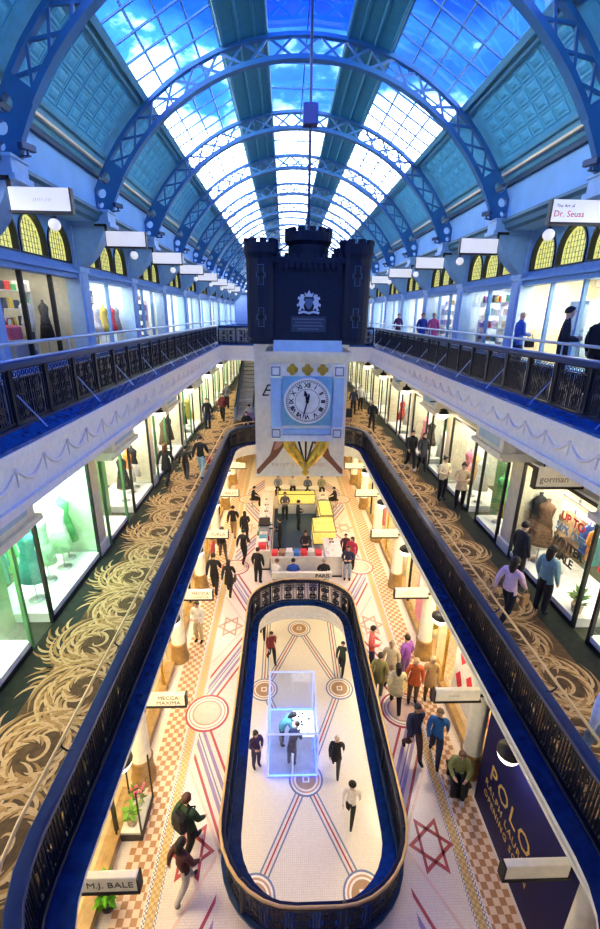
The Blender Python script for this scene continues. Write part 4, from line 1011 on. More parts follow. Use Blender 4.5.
for i, tx in enumerate(('XII', 'I', 'II', 'III', 'IIII', 'V', 'VI', 'VII', 'VIII', 'IX', 'X', 'XI')):
    o = lettering(tx, 0.155, INK, dial, Matrix.Translation((0, 0.094, DZ)) @ Matrix.Rotation(2*PI*i/12, 4, 'Y') @ Matrix.Translation((0, 0, 0.40)) @ FACE, 0.004, bold=0.004, spacing=0.85); o.name = 'numeral'
def hand(name, ang, pts):
    mb = MB(); T = Matrix.Translation((0, 0.075, DZ)) @ Matrix.Rotation(ang, 4, 'Y'); P = [(-a, b) for a, b in pts] + [(a, b) for a, b in pts[::-1]]; mb.prism(P, -0.006, 0.006, 'y', T=T); mb.build(name, INK, dial)
hand('hour_hand', math.radians(-14), [(0.012, 0.28), (0.03, 0.22), (0.055, 0.17), (0.02, 0.14), (0.03, 0.03), (0.045, 0.0), (0.02, -0.05)])
hand('minute_hand', math.radians(194), [(0.006, 0.46), (0.018, 0.3), (0.014, 0.05), (0.035, 0.0), (0.03, -0.14), (0.01, -0.2)])
mb = MB(); mb.cyl((0, 0.06, DZ), (0, 0.1, DZ), 0.035, 0.035, 12); mb.build('hub', INK, dial)
for r_ in (1,):
    mb = MB(); mb.box(-0.93, 0.93, 0.14, 1.6, 7.86, 8.02); mb.build('tower_sill', CLW, ck)
# gilded pendant under the tower: two sweeping leaf ribs meeting in a ball
for sx in (-1, 1):
    mb = MB()
    pts = [(sx*0.46, 0.35, 7.86), (sx*0.44, 0.33, 7.72), (sx*0.36, 0.32, 7.56), (sx*0.24, 0.32, 7.40), (sx*0.14, 0.32, 7.24), (sx*0.04, 0.32, 7.14)]
    mb.tube(pts, [0.15, 0.18, 0.16, 0.145, 0.12, 0.09], 8)
    for i, p in enumerate(pts[:-1]): mb.sphere((p[0], p[1]-0.08, p[2]-0.03), 0.115-0.01*i, 8, 5)
    mb.build('gilded_rib', GOLD, ck)
mb = MB(); mb.lathe([(0.02, 7.22), (0.14, 7.16), (0.12, 7.06), (0.04, 7.02), (0.09, 6.98), (0.10, 6.92), (0.07, 6.86), (0.01, 6.83)], 14, c=(0, 0.32)); mb.build('finial', GOLD, ck)
for sx in (-1, 0, 1):
    mb = MB(); mb.cyl((sx*0.22, 0.45, 7.86), (sx*0.03, 0.40, 7.2), 0.03, 0.02, 6); mb.build('dark_rod', INK, ck)
# banner behind the clock
bn = thing('banner', 'white hanging banner with two brown hands printed behind the clock', 'banner', (0, 13.15, 0))
BNM = mat('banner_white', (0.88, 0.84, 0.78), 0.7)
mb = MB(); mb.box(-1.52, 1.24, -0.012, 0.012, 6.16, 10.45); mb.build('fabric', BNM, bn)
mb = MB(); mb.cyl((-1.56, 0, 10.45), (1.28, 0, 10.45), 0.03, 0.03, 8); mb.cyl((-1.56, 0, 6.16), (1.28, 0, 6.16), 0.025, 0.025, 8); mb.build('rod', WHITE, bn)
SKB = mat('print_brown_skin', (0.26, 0.10, 0.06), 0.7); SKL = mat('print_light_skin', (0.55, 0.30, 0.22), 0.7)
arm = [(-1.50, 6.22), (-1.42, 6.22), (-1.15, 6.52), (-0.88, 6.78), (-0.74, 6.98), (-0.62, 7.18), (-0.44, 7.36), (-0.30, 7.48), (-0.36, 7.52), (-0.52, 7.45), (-0.44, 7.62), (-0.50, 7.64), (-0.62, 7.50), (-0.60, 7.70), (-0.66, 7.70), (-0.72, 7.50), (-0.76, 7.66), (-0.82, 7.64), (-0.82, 7.44), (-0.95, 7.28), (-1.02, 7.05), (-1.08, 6.85), (-1.30, 6.58), (-1.50, 6.36)]
mb = MB(); mb.prism(arm, -0.018, -0.012, 'y'); mb.build('printed_hand', SKB, bn)
mb = MB(); mb.prism([(-0.28-a if False else -(a)-0.28, b) for a, b in arm][::-1], -0.018, -0.012, 'y'); mb.build('printed_hand', SKB, bn)
mb = MB(); mb.prism([(-0.96, 7.0), (-0.80, 7.08), (-0.62, 7.30), (-0.70, 7.36), (-0.9, 7.26)], -0.021, -0.018, 'y'); mb.build('printed_palm', SKL, bn)
mb = MB(); mb.prism([(0.96-0.28, 7.0), (0.80-0.28, 7.08), (0.62-0.28, 7.30), (0.70-0.28, 7.36), (0.9-0.28, 7.26)][::-1], -0.021, -0.018, 'y'); mb.build('printed_palm', SKL, bn)
TXP = mat('print_rose', (0.62, 0.42, 0.38), 0.7)
lettering('SWEET ST', 0.15, TXP, bn, Matrix.Translation((-0.62, -0.016, 6.52)) @ FACE, spacing=1.3); lettering('AND', 0.15, TXP, bn, Matrix.Translation((0.48, -0.016, 6.52)) @ FACE, spacing=1.3)
lettering('E', 0.5, INK, bn, Matrix.Translation((-1.22, -0.016, 8.85)) @ FACE, font_shear=0.5)
# ================================================================== PEOPLE
SK = [mat('skin_light', (0.62, 0.40, 0.29), 0.6), mat('skin_tan', (0.42, 0.24, 0.15), 0.6), mat('skin_brown', (0.22, 0.11, 0.06), 0.6)]
EYE = mat('eye_dark', (0.02, 0.015, 0.012), 0.3); LIP = mat('lip', (0.40, 0.12, 0.10), 0.5)
def fabric(c): return mat('cloth_%02d_%02d_%02d' % tuple(int(v*99) for v in c), c, 0.85, 0, 0.15, 14)
def skeleton(pose):
    J = {'pelvis': (0, 0, .95), 'spine': (0, -.01, 1.14), 'chest': (0, 0, 1.33), 'neck': (0, .0, 1.47), 'jaw': (0, .025, 1.545), 'head': (0, .02, 1.62), 'crown': (0, .012, 1.685)}
    for s, n in ((-1, 'l'), (1, 'r')):
        J.update({n+'sh': (s*.17, 0, 1.40), n+'el': (s*.235, -.03, 1.13), n+'wr': (s*.24, .05, .90), n+'ha': (s*.235, .075, .83),
                  n+'hi': (s*.09, 0, .90), n+'kn': (s*.10, .02, .49), n+'an': (s*.10, -.03, .085), n+'to': (s*.115, .13, .045)})
    def up(**k): J.update(k)
    if pose == 'walk':
        up(lkn=(-.09, .17, .51), lan=(-.09, .25, .11), lto=(-.10, .40, .10), rkn=(.09, -.04, .49), ran=(.09, -.32, .17), rto=(.10, -.22, .055),
           rel=(.23, .07, 1.14), rwr=(.21, .24, .98), rha=(.20, .29, .92), lel=(-.23, -.14, 1.15), lwr=(-.25, -.17, .92), lha=(-.25, -.16, .85))
    elif pose == 'hold':
        up(lel=(-.25, .0, 1.13), lwr=(-.12, .22, 1.12), lha=(-.06, .27, 1.14), rel=(.25, .0, 1.13), rwr=(.13, .23, 1.10), rha=(.07, .28, 1.12), rkn=(.11, .05, .49))
    elif pose == 'phone':
        up(rel=(.25, .04, 1.16), rwr=(.10, .16, 1.36), rha=(.08, .10, 1.44), lan=(-.13, -.12, .09), lto=(-.14, .05, .045), lkn=(-.11, -.03, .49))
    elif pose == 'sit':
        for n, s in (('l', -1), ('r', 1)):
            up(**{n+'hi': (s*.09, .02, .50), n+'kn': (s*.12, .43, .49), n+'an': (s*.12, .40, .085), n+'to': (s*.13, .55, .045), n+'sh': (s*.17, .06, .98), n+'el': (s*.24, .12, .73), n+'wr': (s*.14, .34, .66), n+'ha': (s*.10, .40, .67)})
        up(pelvis=(0, 0, .53), spine=(0, .01, .72), chest=(0, .05, .92), neck=(0, .08, 1.05), jaw=(0, .12, 1.12), head=(0, .13, 1.19), crown=(0, .12, 1.255))
    elif pose == 'bend':
        up(spine=(0, .08, 1.12), chest=(0, .24, 1.26), neck=(0, .37, 1.33), jaw=(0, .44, 1.36), head=(0, .49, 1.42), crown=(0, .52, 1.47))
        for n, s in (('l', -1), ('r', 1)): up(**{n+'sh': (s*.17, .28, 1.28), n+'el': (s*.22, .33, 1.02), n+'wr': (s*.16, .50, .92), n+'ha': (s*.14, .57, .90)})
    return J
BONES = [('pelvis', 'spine', 1), ('spine', 'chest', 1), ('chest', 'neck', 1), ('neck', 'jaw', 0), ('jaw', 'head', 0), ('head', 'crown', 0)]
for n in 'lr':
    BONES += [('chest', n+'sh', 1), (n+'sh', n+'el', 1), (n+'el', n+'wr', 1), (n+'wr', n+'ha', 0), ('pelvis', n+'hi', 2), (n+'hi', n+'kn', 2), (n+'kn', n+'an', 2), (n+'an', n+'to', 3)]
RAD = {'pelvis': (.165, .14), 'spine': (.150, .125), 'chest': (.175, .13), 'neck': (.058, .06), 'jaw': (.064, .074), 'head': (.084, .102), 'crown': (.054, .064),
       'sh': (.090, .090), 'el': (.068, .068), 'wr': (.042, .038), 'ha': (.036, .024), 'hi': (.115, .12), 'kn': (.082, .085), 'an': (.056, .058), 'to': (.046, .036)}
BODY = {}
def seg_dist(p, a, b):
    ab = b-a; t = max(0, min(1, (p-a).dot(ab)/max(1e-9, ab.length_squared))); return (p-(a+ab*t)).length
def seg_dist2(p, g):
    a, b = g[0], g[1]; ab = b-a; t = max(0, min(1, (p-a).dot(ab)/max(1e-9, ab.length_squared))); return (p-(a+ab*t)).length-(g[3]*(1-t)+g[4]*t)
def body(pose):
    if pose in BODY: return BODY[pose]
    J = skeleton(pose); names = list(J); idx = {n: i for i, n in enumerate(names)}
    me = bpy.data.meshes.new('body_cage'); me.from_pydata([J[n] for n in names], [(idx[a], idx[b]) for a, b, _ in BONES], []); me.update()
    o = bpy.data.objects.new('body_cage', me); COL.objects.link(o)
    m1 = o.modifiers.new('skin', 'SKIN'); m1.branch_smoothing = 0.6; m1.use_smooth_shade = True
    sv = me.skin_vertices[0].data
    for n in names:
        r = RAD.get(n) or RAD[n[1:]]; sv[idx[n]].radius = r; sv[idx[n]].use_root = (n == 'pelvis')
    o.modifiers.new('sub', 'SUBSURF').levels = 1
    dg = bpy.context.evaluated_depsgraph_get(); dg.update()
    out = bpy.data.meshes.new_from_object(o.evaluated_get(dg)); bpy.data.objects.remove(o); bpy.data.meshes.remove(me)
    # fingers, nose and ears grown from the same surface
    mb = MB()
    for n, s in (('l', -1), ('r', 1)):
        w, h = Vector(J[n+'wr']), Vector(J[n+'ha']); d = (h-w).normalized(); side = d.cross(Vector((s, 0, 0.2))).normalized()
        for q, ln in ((-.021, .062), (-.007, .074), (.008, .070), (.022, .055)):
            b0 = h+side*q-d*0.01; k = b0+d*ln*0.55; mb.tube([b0, k, k+(d*0.75+Vector((-s*0.5, 0, -0.1)))*ln*0.5], [.0085, .008, .006], 5)
        b0 = w.lerp(h, .35)+side*(-.024); mb.tube([b0, b0+side*-.02+d*.025, b0+side*-.022+d*.06], [.011, .010, .007], 5)
    hd, cr_ = Vector(J['head']), Vector(J['crown']); u = (cr_-Vector(J['jaw'])).normalized(); fw = Vector((1, 0, 0)).cross(u)*-1
    fw = u.cross(Vector((1, 0, 0))) if u.cross(Vector((1, 0, 0))).y > 0 else -u.cross(Vector((1, 0, 0)))
    hc = hd-u*0.01
    mb.tube([hc+fw*.088+u*.02, hc+fw*.112-u*.02, hc+fw*.088-u*.03], [.008, .014, .010], 6)
    for s in (-1, 1): mb.sphere(hc+Vector((s*.080, 0, 0))-u*.01, .024, 7, 5, 0, (.4, .7, 1.1))
    bm = bmesh.new(); bm.from_mesh(out); V = [bm.verts.new(p) for p in mb.v]; nf = []
    for f in mb.f:
        try: nf.append(bm.faces.new([V[i] for i in f]))
        except ValueError: pass
    ex = set(nf); segs = [(Vector(J[a]), Vector(J[b]), c, (RAD.get(a) or RAD[a[1:]])[0], (RAD.get(b) or RAD[b[1:]])[0], 'pelvis' in (a, b)) for a, b, c in BONES]
    for f in bm.faces:
        f.smooth = True
        if f in ex: f.material_index = 0; continue
        c = f.calc_center_median(); best = min(segs, key=lambda g: seg_dist2(c, g)); f.material_index = best[2]
        if best[5]: f.material_index = 1 if c.z > J['pelvis'][2]-(0.07 if pose != 'sit' else 0.02) else 2
    bm.to_mesh(out); bm.free(); out.name = 'body_' + pose
    # face, hair
    fb = MB()
    for s in (-1, 1): fb.sphere(hc+fw*.090+Vector((s*.030, 0, 0))+u*.015, .011, 6, 4, 0)
    fb.tube([hc+fw*.090+Vector((-.022, 0, 0))-u*.055, hc+fw*.098-u*.057, hc+fw*.090+Vector((.022, 0, 0))-u*.055], .006, 5, 1)
    fm = fb.mesh('face'); fm.materials.append(EYE); fm.materials.append(LIP)
    B = Matrix((Vector((1, 0, 0)), fw, u)).transposed().to_4x4(); B.translation = hc+u*.022
    def hairm(kind):
        h = MB(); n, m = 12, 7; v = []
        for j in range(m+1):
            for i in range(n):
                a = 2*PI*i/n; fr_ = max(0, math.sin(a)); lo = (-0.35 if kind == 'short' else -0.9)*(1-fr_)+0.42*fr_
                t = math.asin(max(-1, min(1, lo)))*(1-j/m)+PI/2*j/m
                k = 1.0; v.append((.096*math.cos(t)*math.cos(a), (.108*math.cos(t))*math.sin(a)-.004, .098*math.sin(t)))
        h.add(v, [(j*n+i, j*n+(i+1) % n, (j+1)*n+(i+1) % n, (j+1)*n+i) for j in range(m) for i in range(n)], 0, True, B)
        if kind == 'long': h.tube([B @ Vector((0, -.045, .03)), B @ Vector((0, -.078, -.08)), B @ Vector((0, -.095, -.17)), B @ Vector((0, -.10, -.26))], [.085, .088, .080, .045], 10)
        if kind == 'bun': h.sphere(B @ Vector((0, -.09, .07)), .05, 8, 6)
        return h.mesh('hair')
    BODY[pose] = (out, fm, {k: hairm(k) for k in ('short', 'long', 'bun')}, J)
    return BODY[pose]
def person(label, x, y, z, face, pose, h, top, bottom, hair=(0.015, 0.01, 0.008), hk='short', shoes=(0.02, 0.02, 0.02), skin=0, coat=0.0, pack=None, bag=None, group=None, hat=None, bald=False):
    me, fm, hs, J = body(pose)
    o = thing('person', label, 'person', (x, y, z), math.radians(-face), group); k = h/1.72; o.scale = (k, k, k)
    b = link('body', me, None, o)
    while len(me.materials) < 4: me.materials.append(None)
    for i, m_ in enumerate((SK[skin], fabric(top), fabric(bottom), fabric(shoes))):
        b.material_slots[i].link = 'OBJECT'; b.material_slots[i].material = m_
    link('face', fm, None, o)
    if not bald:
        hm = hs[hk]
        if len(hm.materials) == 0: hm.materials.append(None)
        q = link('hair', hm, None, o); q.material_slots[0].link = 'OBJECT'; q.material_slots[0].material = mat('hair_%02d_%02d_%02d' % tuple(int(v*99) for v in hair), hair, 0.6)
    ch, pv = Vector(J['chest']), Vector(J['pelvis'])
    if coat:
        mb = MB(); w = 0.19; mb.lathe([(.150, pv.z+.18), (.165, pv.z+.02), (.185, pv.z-coat*.6), (.20, pv.z-coat), (.185, pv.z-coat)], 14, T=Matrix.Translation((0, .01, 0)) @ Matrix.Diagonal((1.05, .85, 1, 1))); mb.build('coat_skirt', fabric(top), o)
    if pack:
        mb = MB(); mb.bbox(-.15, .15, -.28, -.10, ch.z-.30, ch.z+.10, .05); p_ = mb.build('backpack', fabric(pack), o)
        for s in (-1, 1):
            mb = MB(); mb.tube([(s*.10, -.12, ch.z+.08), (s*.10, .02, ch.z+.13), (s*.11, .12, ch.z+.02), (s*.12, .05, ch.z-.18)], .018, 6); mb.build('strap', fabric(pack), p_)
    if hat:
        c = Vector(J['crown']); mb = MB(); mb.lathe([(.13, c.z-.02), (.13, c.z-.01), (.088, c.z), (.08, c.z+.05), (.01, c.z+.065)], 12, c=(c.x, c.y)); mb.build('hat', fabric(hat), o)
    if bag:
        hc = o.matrix_basis @ Vector(J['rha']); bc, blab = bag
        t = thing('hand_bag', blab, 'bag', hc, math.radians(-face)); mb = MB(); mb.bbox(-.05, .05, -.13, .13, -.36, -.12, .03); mb.build('bag_body', fabric(bc), t)
        mb = MB(); mb.tube([(0, -.08, -.13), (0, -.05, -.02), (0, 0, .005), (0, .05, -.02), (0, .08, -.13)], .010, 6); mb.build('handle', fabric(bc), t)
    return o
BK = (0.012, 0.012, 0.016); NV = (0.02, 0.03, 0.08); DG = (0.03, 0.05, 0.03); WT = (0.75, 0.74, 0.72); CRM = (0.72, 0.60, 0.42); JEAN = (0.10, 0.16, 0.30); BRN = (0.16, 0.09, 0.05)
GP = 'shoppers walking on the ground floor'
P_ = person
# ground floor, left aisle
P_('person in dark green jacket with black backpack walking beside the oval opening', -2.62, 6.32, 0, 35, 'walk', 1.78, (0.03, 0.07, 0.03), BK, (0.10, 0.04, 0.02), pack=(0.015, 0.02, 0.02), group=GP)
P_('person with long dark hair and pale trousers walking near the red floor star', -2.58, 5.62, 0, 40, 'walk', 1.62, (0.10, 0.03, 0.03), (0.55, 0.52, 0.50), hk='long', group=GP)
P_('tall person in black suit walking beside the person in the long black coat', -3.5, 15.7, 0, 0, 'walk', 1.85, BK, BK, group=GP)
P_('person in long black coat carrying a brown bag beside the tall suited person', -2.88, 15.5, 0, 5, 'walk', 1.66, BK, BK, hk='long', coat=.35, bag=(BRN, 'brown bag held by the person in the long black coat'), group=GP)
P_('person in black jacket and tan trousers walking away, farthest pair in the left aisle', -3.25, 20.5, 0, 0, 'walk', 1.78, BK, (0.35, 0.22, 0.12), group=GP)
P_('person with long black hair in dark dress beside the tan trousers', -2.62, 20.1, 0, 350, 'walk', 1.66, BK, BK, hk='long', coat=.28, group=GP)
P_('person in black jacket and slim trousers striding beside the kiosk', -2.5, 18.0, 0, 20, 'walk', 1.74, BK, BK, group=GP)
P_('person in black top and brown shorts walking in the left aisle', -3.5, 18.3, 0, 340, 'walk', 1.72, BK, (0.12, 0.09, 0.07), group=GP)
P_('person in red and white striped top looking at a shop window in the left aisle', -3.85, 17.6, 0, 270, 'stand', 1.6, (0.55, 0.08, 0.09), BK, group=GP)
P_('person in white shirt and khaki trousers bending by the checkered border', -3.62, 12.8, 0, 200, 'hold', 1.7, WT, (0.55, 0.45, 0.28), (0.05, 0.03, 0.02), group=GP)
# ground floor, right aisle
P_('person in bright red top facing the kiosk', 2.42, 17.45, 0, 210, 'stand', 1.64, (0.55, 0.04, 0.10), BK, hk='long', group=GP)
P_('person in pale blue jeans and dark vest standing beside the red top', 2.12, 16.55, 0, 190, 'hold', 1.7, NV, (0.35, 0.42, 0.55), hk='long', group=GP)
P_('child in dark coat beside the pair at the kiosk', 2.22, 18.1, 0, 180, 'stand', 1.45, (0.08, 0.02, 0.03), BK, group=GP)
P_('person in coral red sweater leaning by the oval balustrade', 2.2, 11.45, 0, 100, 'hold', 1.7, (0.80, 0.16, 0.14), NV, (0.02, 0.015, 0.01), group=GP)
P_('person in olive coat seen from behind by the oval balustrade', 2.22, 10.35, 0, 20, 'stand', 1.62, (0.30, 0.28, 0.08), (0.20, 0.18, 0.08), (0.06, 0.04, 0.02), coat=.3, group=GP)
P_('person in beige shirt and trousers between the olive and purple coats', 2.66, 10.75, 0, 200, 'stand', 1.72, (0.62, 0.55, 0.36), (0.50, 0.42, 0.26), (0.35, 0.28, 0.18), group=GP)
P_('person in purple jacket with dark hair in the crowd by the oval', 3.2, 11.0, 0, 330, 'stand', 1.7, (0.30, 0.10, 0.55), (0.25, 0.14, 0.40), group=GP)
P_('person in cream yellow coat and black tights walking away', 2.64, 9.85, 0, 10, 'walk', 1.68, (0.75, 0.68, 0.38), BK, hk='long', coat=.30, group=GP)
P_('person in brown jacket over an orange top facing the camera', 3.22, 10.1, 0, 190, 'stand', 1.66, (0.65, 0.14, 0.04), BRN, (0.45, 0.30, 0.16), coat=.15, group=GP)
P_('person in camel coat with dark scarf and fair hair facing the camera', 3.74, 10.2, 0, 185, 'stand', 1.62, (0.62, 0.42, 0.18), BRN, (0.60, 0.48, 0.30), coat=.32, group=GP)
P_('person in dark navy jacket looking down, walking towards the camera', 2.75, 8.4, 0, 170, 'walk', 1.8, NV, (0.10, 0.05, 0.05), BK, group=GP)
P_('person in bright blue jacket walking beside the dark navy jacket', 3.30, 8.3, 0, 200, 'walk', 1.74, (0.02, 0.14, 0.42), NV, BRN, group=GP)
# basement
GB = 'people on the basement floor'
P_('person in white shirt and black hat walking on the basement floor', 1.52, 9.7, ZLG, 200, 'walk', 1.72, WT, BK, hat=BK, group=GB)
P_('person in black coat with fair hair beside the glass booth', 1.22, 11.3, ZLG, 190, 'walk', 1.72, BK, (0.05, 0.05, 0.06), (0.62, 0.52, 0.38), coat=.25, group=GB)
P_('person in dark green top walking behind the brown medallion', 2.0, 15.9, ZLG, 200, 'walk', 1.74, DG, BK, group=GB)
P_('person in dark jacket with red shirt at the far end of the basement', -1.22, 16.6, ZLG, 160, 'walk', 1.74, (0.22, 0.03, 0.03), BK, group=GB)
P_('person in purple dark clothes standing left of the glass booth', -1.62, 11.55, ZLG, 150, 'hold', 1.72, (0.05, 0.03, 0.10), (0.04, 0.03, 0.08), hk='long', group=GB)
P_('dark figure half hidden by the oval balustrade at the far left', -1.72, 18.3, ZLG, 180, 'walk', 1.74, BK, BK, group=GB)
# lower gallery
GL = 'shoppers on the lower gallery'
P_('person in black top and pale blue shorts carrying a red bag on the carpet', -3.92, 16.6, ZL1, 10, 'walk', 1.76, BK, (0.30, 0.48, 0.62), bag=((0.75, 0.04, 0.06), 'red shopping bag carried by the person in blue shorts'), group=GL)
P_('child in dark clothes walking between two adults on the lower gallery', -4.48, 16.35, ZL1, 0, 'walk', 1.42, (0.03, 0.03, 0.03), (0.06, 0.06, 0.06), shoes=WT, group=GL)
P_('person with brown hair in black coat beside the child on the lower gallery', -5.08, 15.8, ZL1, 10, 'walk', 1.68, BK, BK, (0.12, 0.05, 0.02), 'long', coat=.3, group=GL)
P_('person in black jacket far along the left carpet near the escalator', -5.0, 24.6, ZL1, 180, 'stand', 1.75, BK, NV, group=GL)
P_('person in dark red top far along the left carpet', -4.4, 26.5, ZL1, 180, 'walk', 1.7, (0.14, 0.02, 0.03), BK, group=GL)
P_('person in grey coat farthest along the left carpet', -4.6, 30.0, ZL1, 170, 'walk', 1.74, (0.18, 0.18, 0.22), BK, group=GL)
P_('person in black jacket and white shoes walking on the right carpet', 4.72, 17.6, ZL1, 175, 'walk', 1.76, BK, BK, shoes=WT, group=GL)
P_('person in dark grey dress walking beside the white shoes', 5.2, 17.5, ZL1, 185, 'walk', 1.68, (0.04, 0.045, 0.06), BK, hk='long', coat=.3, group=GL)
P_('person in cream blouse reading something on the right gallery', 5.0, 14.4, ZL1, 160, 'hold', 1.66, CRM, BK, (0.05, 0.03, 0.02), 'bun', group=GL)
P_('person in cream jacket with dark shoulder strap on the right gallery', 5.38, 13.7, ZL1, 200, 'hold', 1.66, (0.74, 0.56, 0.36), BK, (0.04, 0.02, 0.01), 'bun', coat=.2, group=GL)
P_('person in black with pale scarf walking along the right carpet behind the rail', 4.3, 24.2, ZL1, 185, 'walk', 1.75, BK, BK, (0.35, 0.26, 0.15), group=GL)
P_('person in navy jacket standing far along the right gallery', 3.9, 28.6, ZL1, 200, 'stand', 1.76, NV, BK, group=GL)
P_('person in pale jacket standing far along the right gallery', 4.6, 30.0, ZL1, 160, 'stand', 1.72, (0.5, 0.5, 0.52), BK, group=GL)
P_('person in pink sweater with dark hair walking towards the sale window', 4.12, 7.75, ZL1, 60, 'walk', 1.64, (0.78, 0.52, 0.66), BK, hk='long', bag=((0.45, 0.24, 0.10), 'tan handbag carried by the person in pink'), group=GL)
P_('person in black jacket with grey stripes looking into the sale window', 5.08, 9.2, ZL1, 80, 'stand', 1.72, (0.02, 0.02, 0.025), (0.05, 0.03, 0.03), coat=.1, group=GL)
P_('person in teal denim jacket with long dark hair in front of the sale window', 5.1, 8.1, ZL1, 70, 'stand', 1.7, (0.20, 0.36, 0.40), BK, hk='long', group=GL)
P_('person in white and pale blue clothes at the lower right behind the brass rail', 3.92, 4.5, ZL1, 20, 'walk', 1.7, (0.70, 0.74, 0.80), (0.35, 0.50, 0.70), group=GL)
# upper gallery
GU = 'shoppers on the upper gallery'
P_('bald person in blue shirt holding a black bag outside the bright shop', 6.05, 12.85, ZL2, 95, 'hold', 1.80, (0.06, 0.16, 0.55), NV, bald=True, bag=(BK, 'black bag held by the bald person'), group=GU)
P_('person in black jacket with black backpack at the right edge', 6.12, 9.55, ZL2, 60, 'stand', 1.80, (0.012, 0.014, 0.03), BK, pack=BK, group=GU)
P_('person in black jacket standing in front of the backpack at the right edge', 5.42, 9.7, ZL2, 120, 'hold', 1.86, (0.012, 0.014, 0.03), BK, group=GU)
P_('person in deep blue coat at the middle of the right upper gallery', 5.95, 21.9, ZL2, 170, 'stand', 1.74, (0.03, 0.06, 0.40), BK, coat=.3, group=GU)
P_('person in pink coat beside the deep blue coat on the upper gallery', 6.2, 21.0, ZL2, 190, 'stand', 1.74, (0.60, 0.10, 0.28), BK, (0.55, 0.40, 0.25), coat=.3, group=GU)
P_('small dark figure farthest along the right upper gallery', 6.3, 28.0, ZL2, 180, 'stand', 1.7, (0.10, 0.03, 0.12), BK, group=GU)
# ================================================================== KIOSK CAFE
KW = mat('kiosk_white', (0.80, 0.78, 0.70), 0.35); KY = mat('kiosk_lit_yellow', (0.85, 0.70, 0.22), 0.4, emit=(1.0, 0.75, 0.15), estr=0.28)
KD = mat('kiosk_dark_floor', (0.02, 0.07, 0.13), 0.4); KG = mat('kiosk_steel', (0.45, 0.47, 0.50), 0.3, 0.8)
def counter(label, x0, x1, y0, y1, h=1.0, top=KW, body=KW):
    t = thing('counter', label, 'counter', ((x0+x1)/2, (y0+y1)/2, 0), 0, 'counters of the kiosk cafe'); w, d = x1-x0, y1-y0
    mb = MB(); mb.box(-w/2+.04, w/2-.04, -d/2+.04, d/2-.04, 0, h-.06); mb.build('cabinet', body, t)
    mb = MB(); mb.bbox(-w/2, w/2, -d/2, d/2, h-.06, h, .012); mb.build('counter_top', top, t)
    mb = MB(); mb.box(-w/2+.02, w/2-.02, -d/2+.02, d/2-.02, 0, .08); mb.build('kick_plate', BLACK, t)
    n = max(1, int(d/0.8))
    for i in range(n):
        mb = MB(); mb.box(w/2-.045, w/2-.025, -d/2+d*(i+.06)/n, -d/2+d*(i+.94)/n, .12, h-.1); mb.build('front_panel', CREAM, t)
    return t
def case(label, x0, x1, y0, y1, h=1.25, nsh=3):
    t = thing('pastry_case', label, 'display case', ((x0+x1)/2, (y0+y1)/2, 0), 0, 'lit pastry cases of the kiosk'); w, d = x1-x0, y1-y0
    mb = MB(); mb.box(-w/2, w/2, -d/2, d/2, 0, .6); mb.build('base', KW, t)
    for i in range(nsh):
        mb = MB(); mb.box(-w/2+.03, w/2-.03, -d/2+.03+d*i/nsh, -d/2-.03+d*(i+1)/nsh, .62, h-.05); mb.build('lit_tray', KY, t)
    mb = MB()
    for z in (.6, h): mb.box(-w/2, w/2, -d/2, -d/2+.03, z, z+.03); mb.box(-w/2, w/2, d/2-.03, d/2, z, z+.03); mb.box(-w/2, -w/2+.03, -d/2, d/2, z, z+.03); mb.box(w/2-.03, w/2, -d/2, d/2, z, z+.03)
    mb.build('frame', BLACK, t)
    mb = MB(); mb.add([(-w/2, -d/2, h), (w/2, -d/2, h), (w/2, d/2, h), (-w/2, d/2, h)], [(0, 1, 2, 3)]); mb.build('glass_top', SHOPG, t)
    return t
mb = MB(); mb.box(-1.2, 1.2, 17.2, 24.0, 0.0, 0.012); tag(mb.build('kiosk_floor_mat', KD), 'dark blue floor mat inside the kiosk', 'mat')
counter('long white counter on the left of the kiosk, rear half', -1.95, -1.25, 20.2, 24.2)
counter('white counter on the left of the kiosk, front half', -1.95, -1.25, 17.35, 20.1)
counter('white counter across the front of the kiosk', -1.22, 1.12, 16.75, 17.32, 1.02)
counter('cream counter at the front right corner of the kiosk', 1.16, 1.95, 16.75, 18.45, 1.05)
case('glowing yellow pastry case on the right of the kiosk, front', 0.75, 1.85, 18.6, 20.3)
case('glowing yellow pastry case on the right of the kiosk, rear', 1.2, 1.9, 20.4, 22.4)
case('glowing yellow pastry case across the back of the kiosk', -1.0, 1.15, 23.3, 24.0, 1.2, 2)
counter('white counter at the back right corner of the kiosk', 1.25, 1.9, 22.5, 24.2)
bd = thing('kiosk_sign', 'long white board with black lettering in front of the kiosk', 'sign', (0.1, 15.75, 0))
mb = MB(); mb.box(-1.25, 1.25, -.06, .06, .62, .92); mb.build('board', KW, bd)
for x_ in (-1.1, 0, 1.1):
    mb = MB(); mb.box(x_-.03, x_+.03, -.04, .04, 0, .62); mb.build('leg', KG, bd)
lettering('PARIS', 0.24, mat('sign_black', (0.02, 0.02, 0.02), 0.5), bd, Matrix.Translation((0.85, -.066, .77)) @ FACE, bold=0.006)
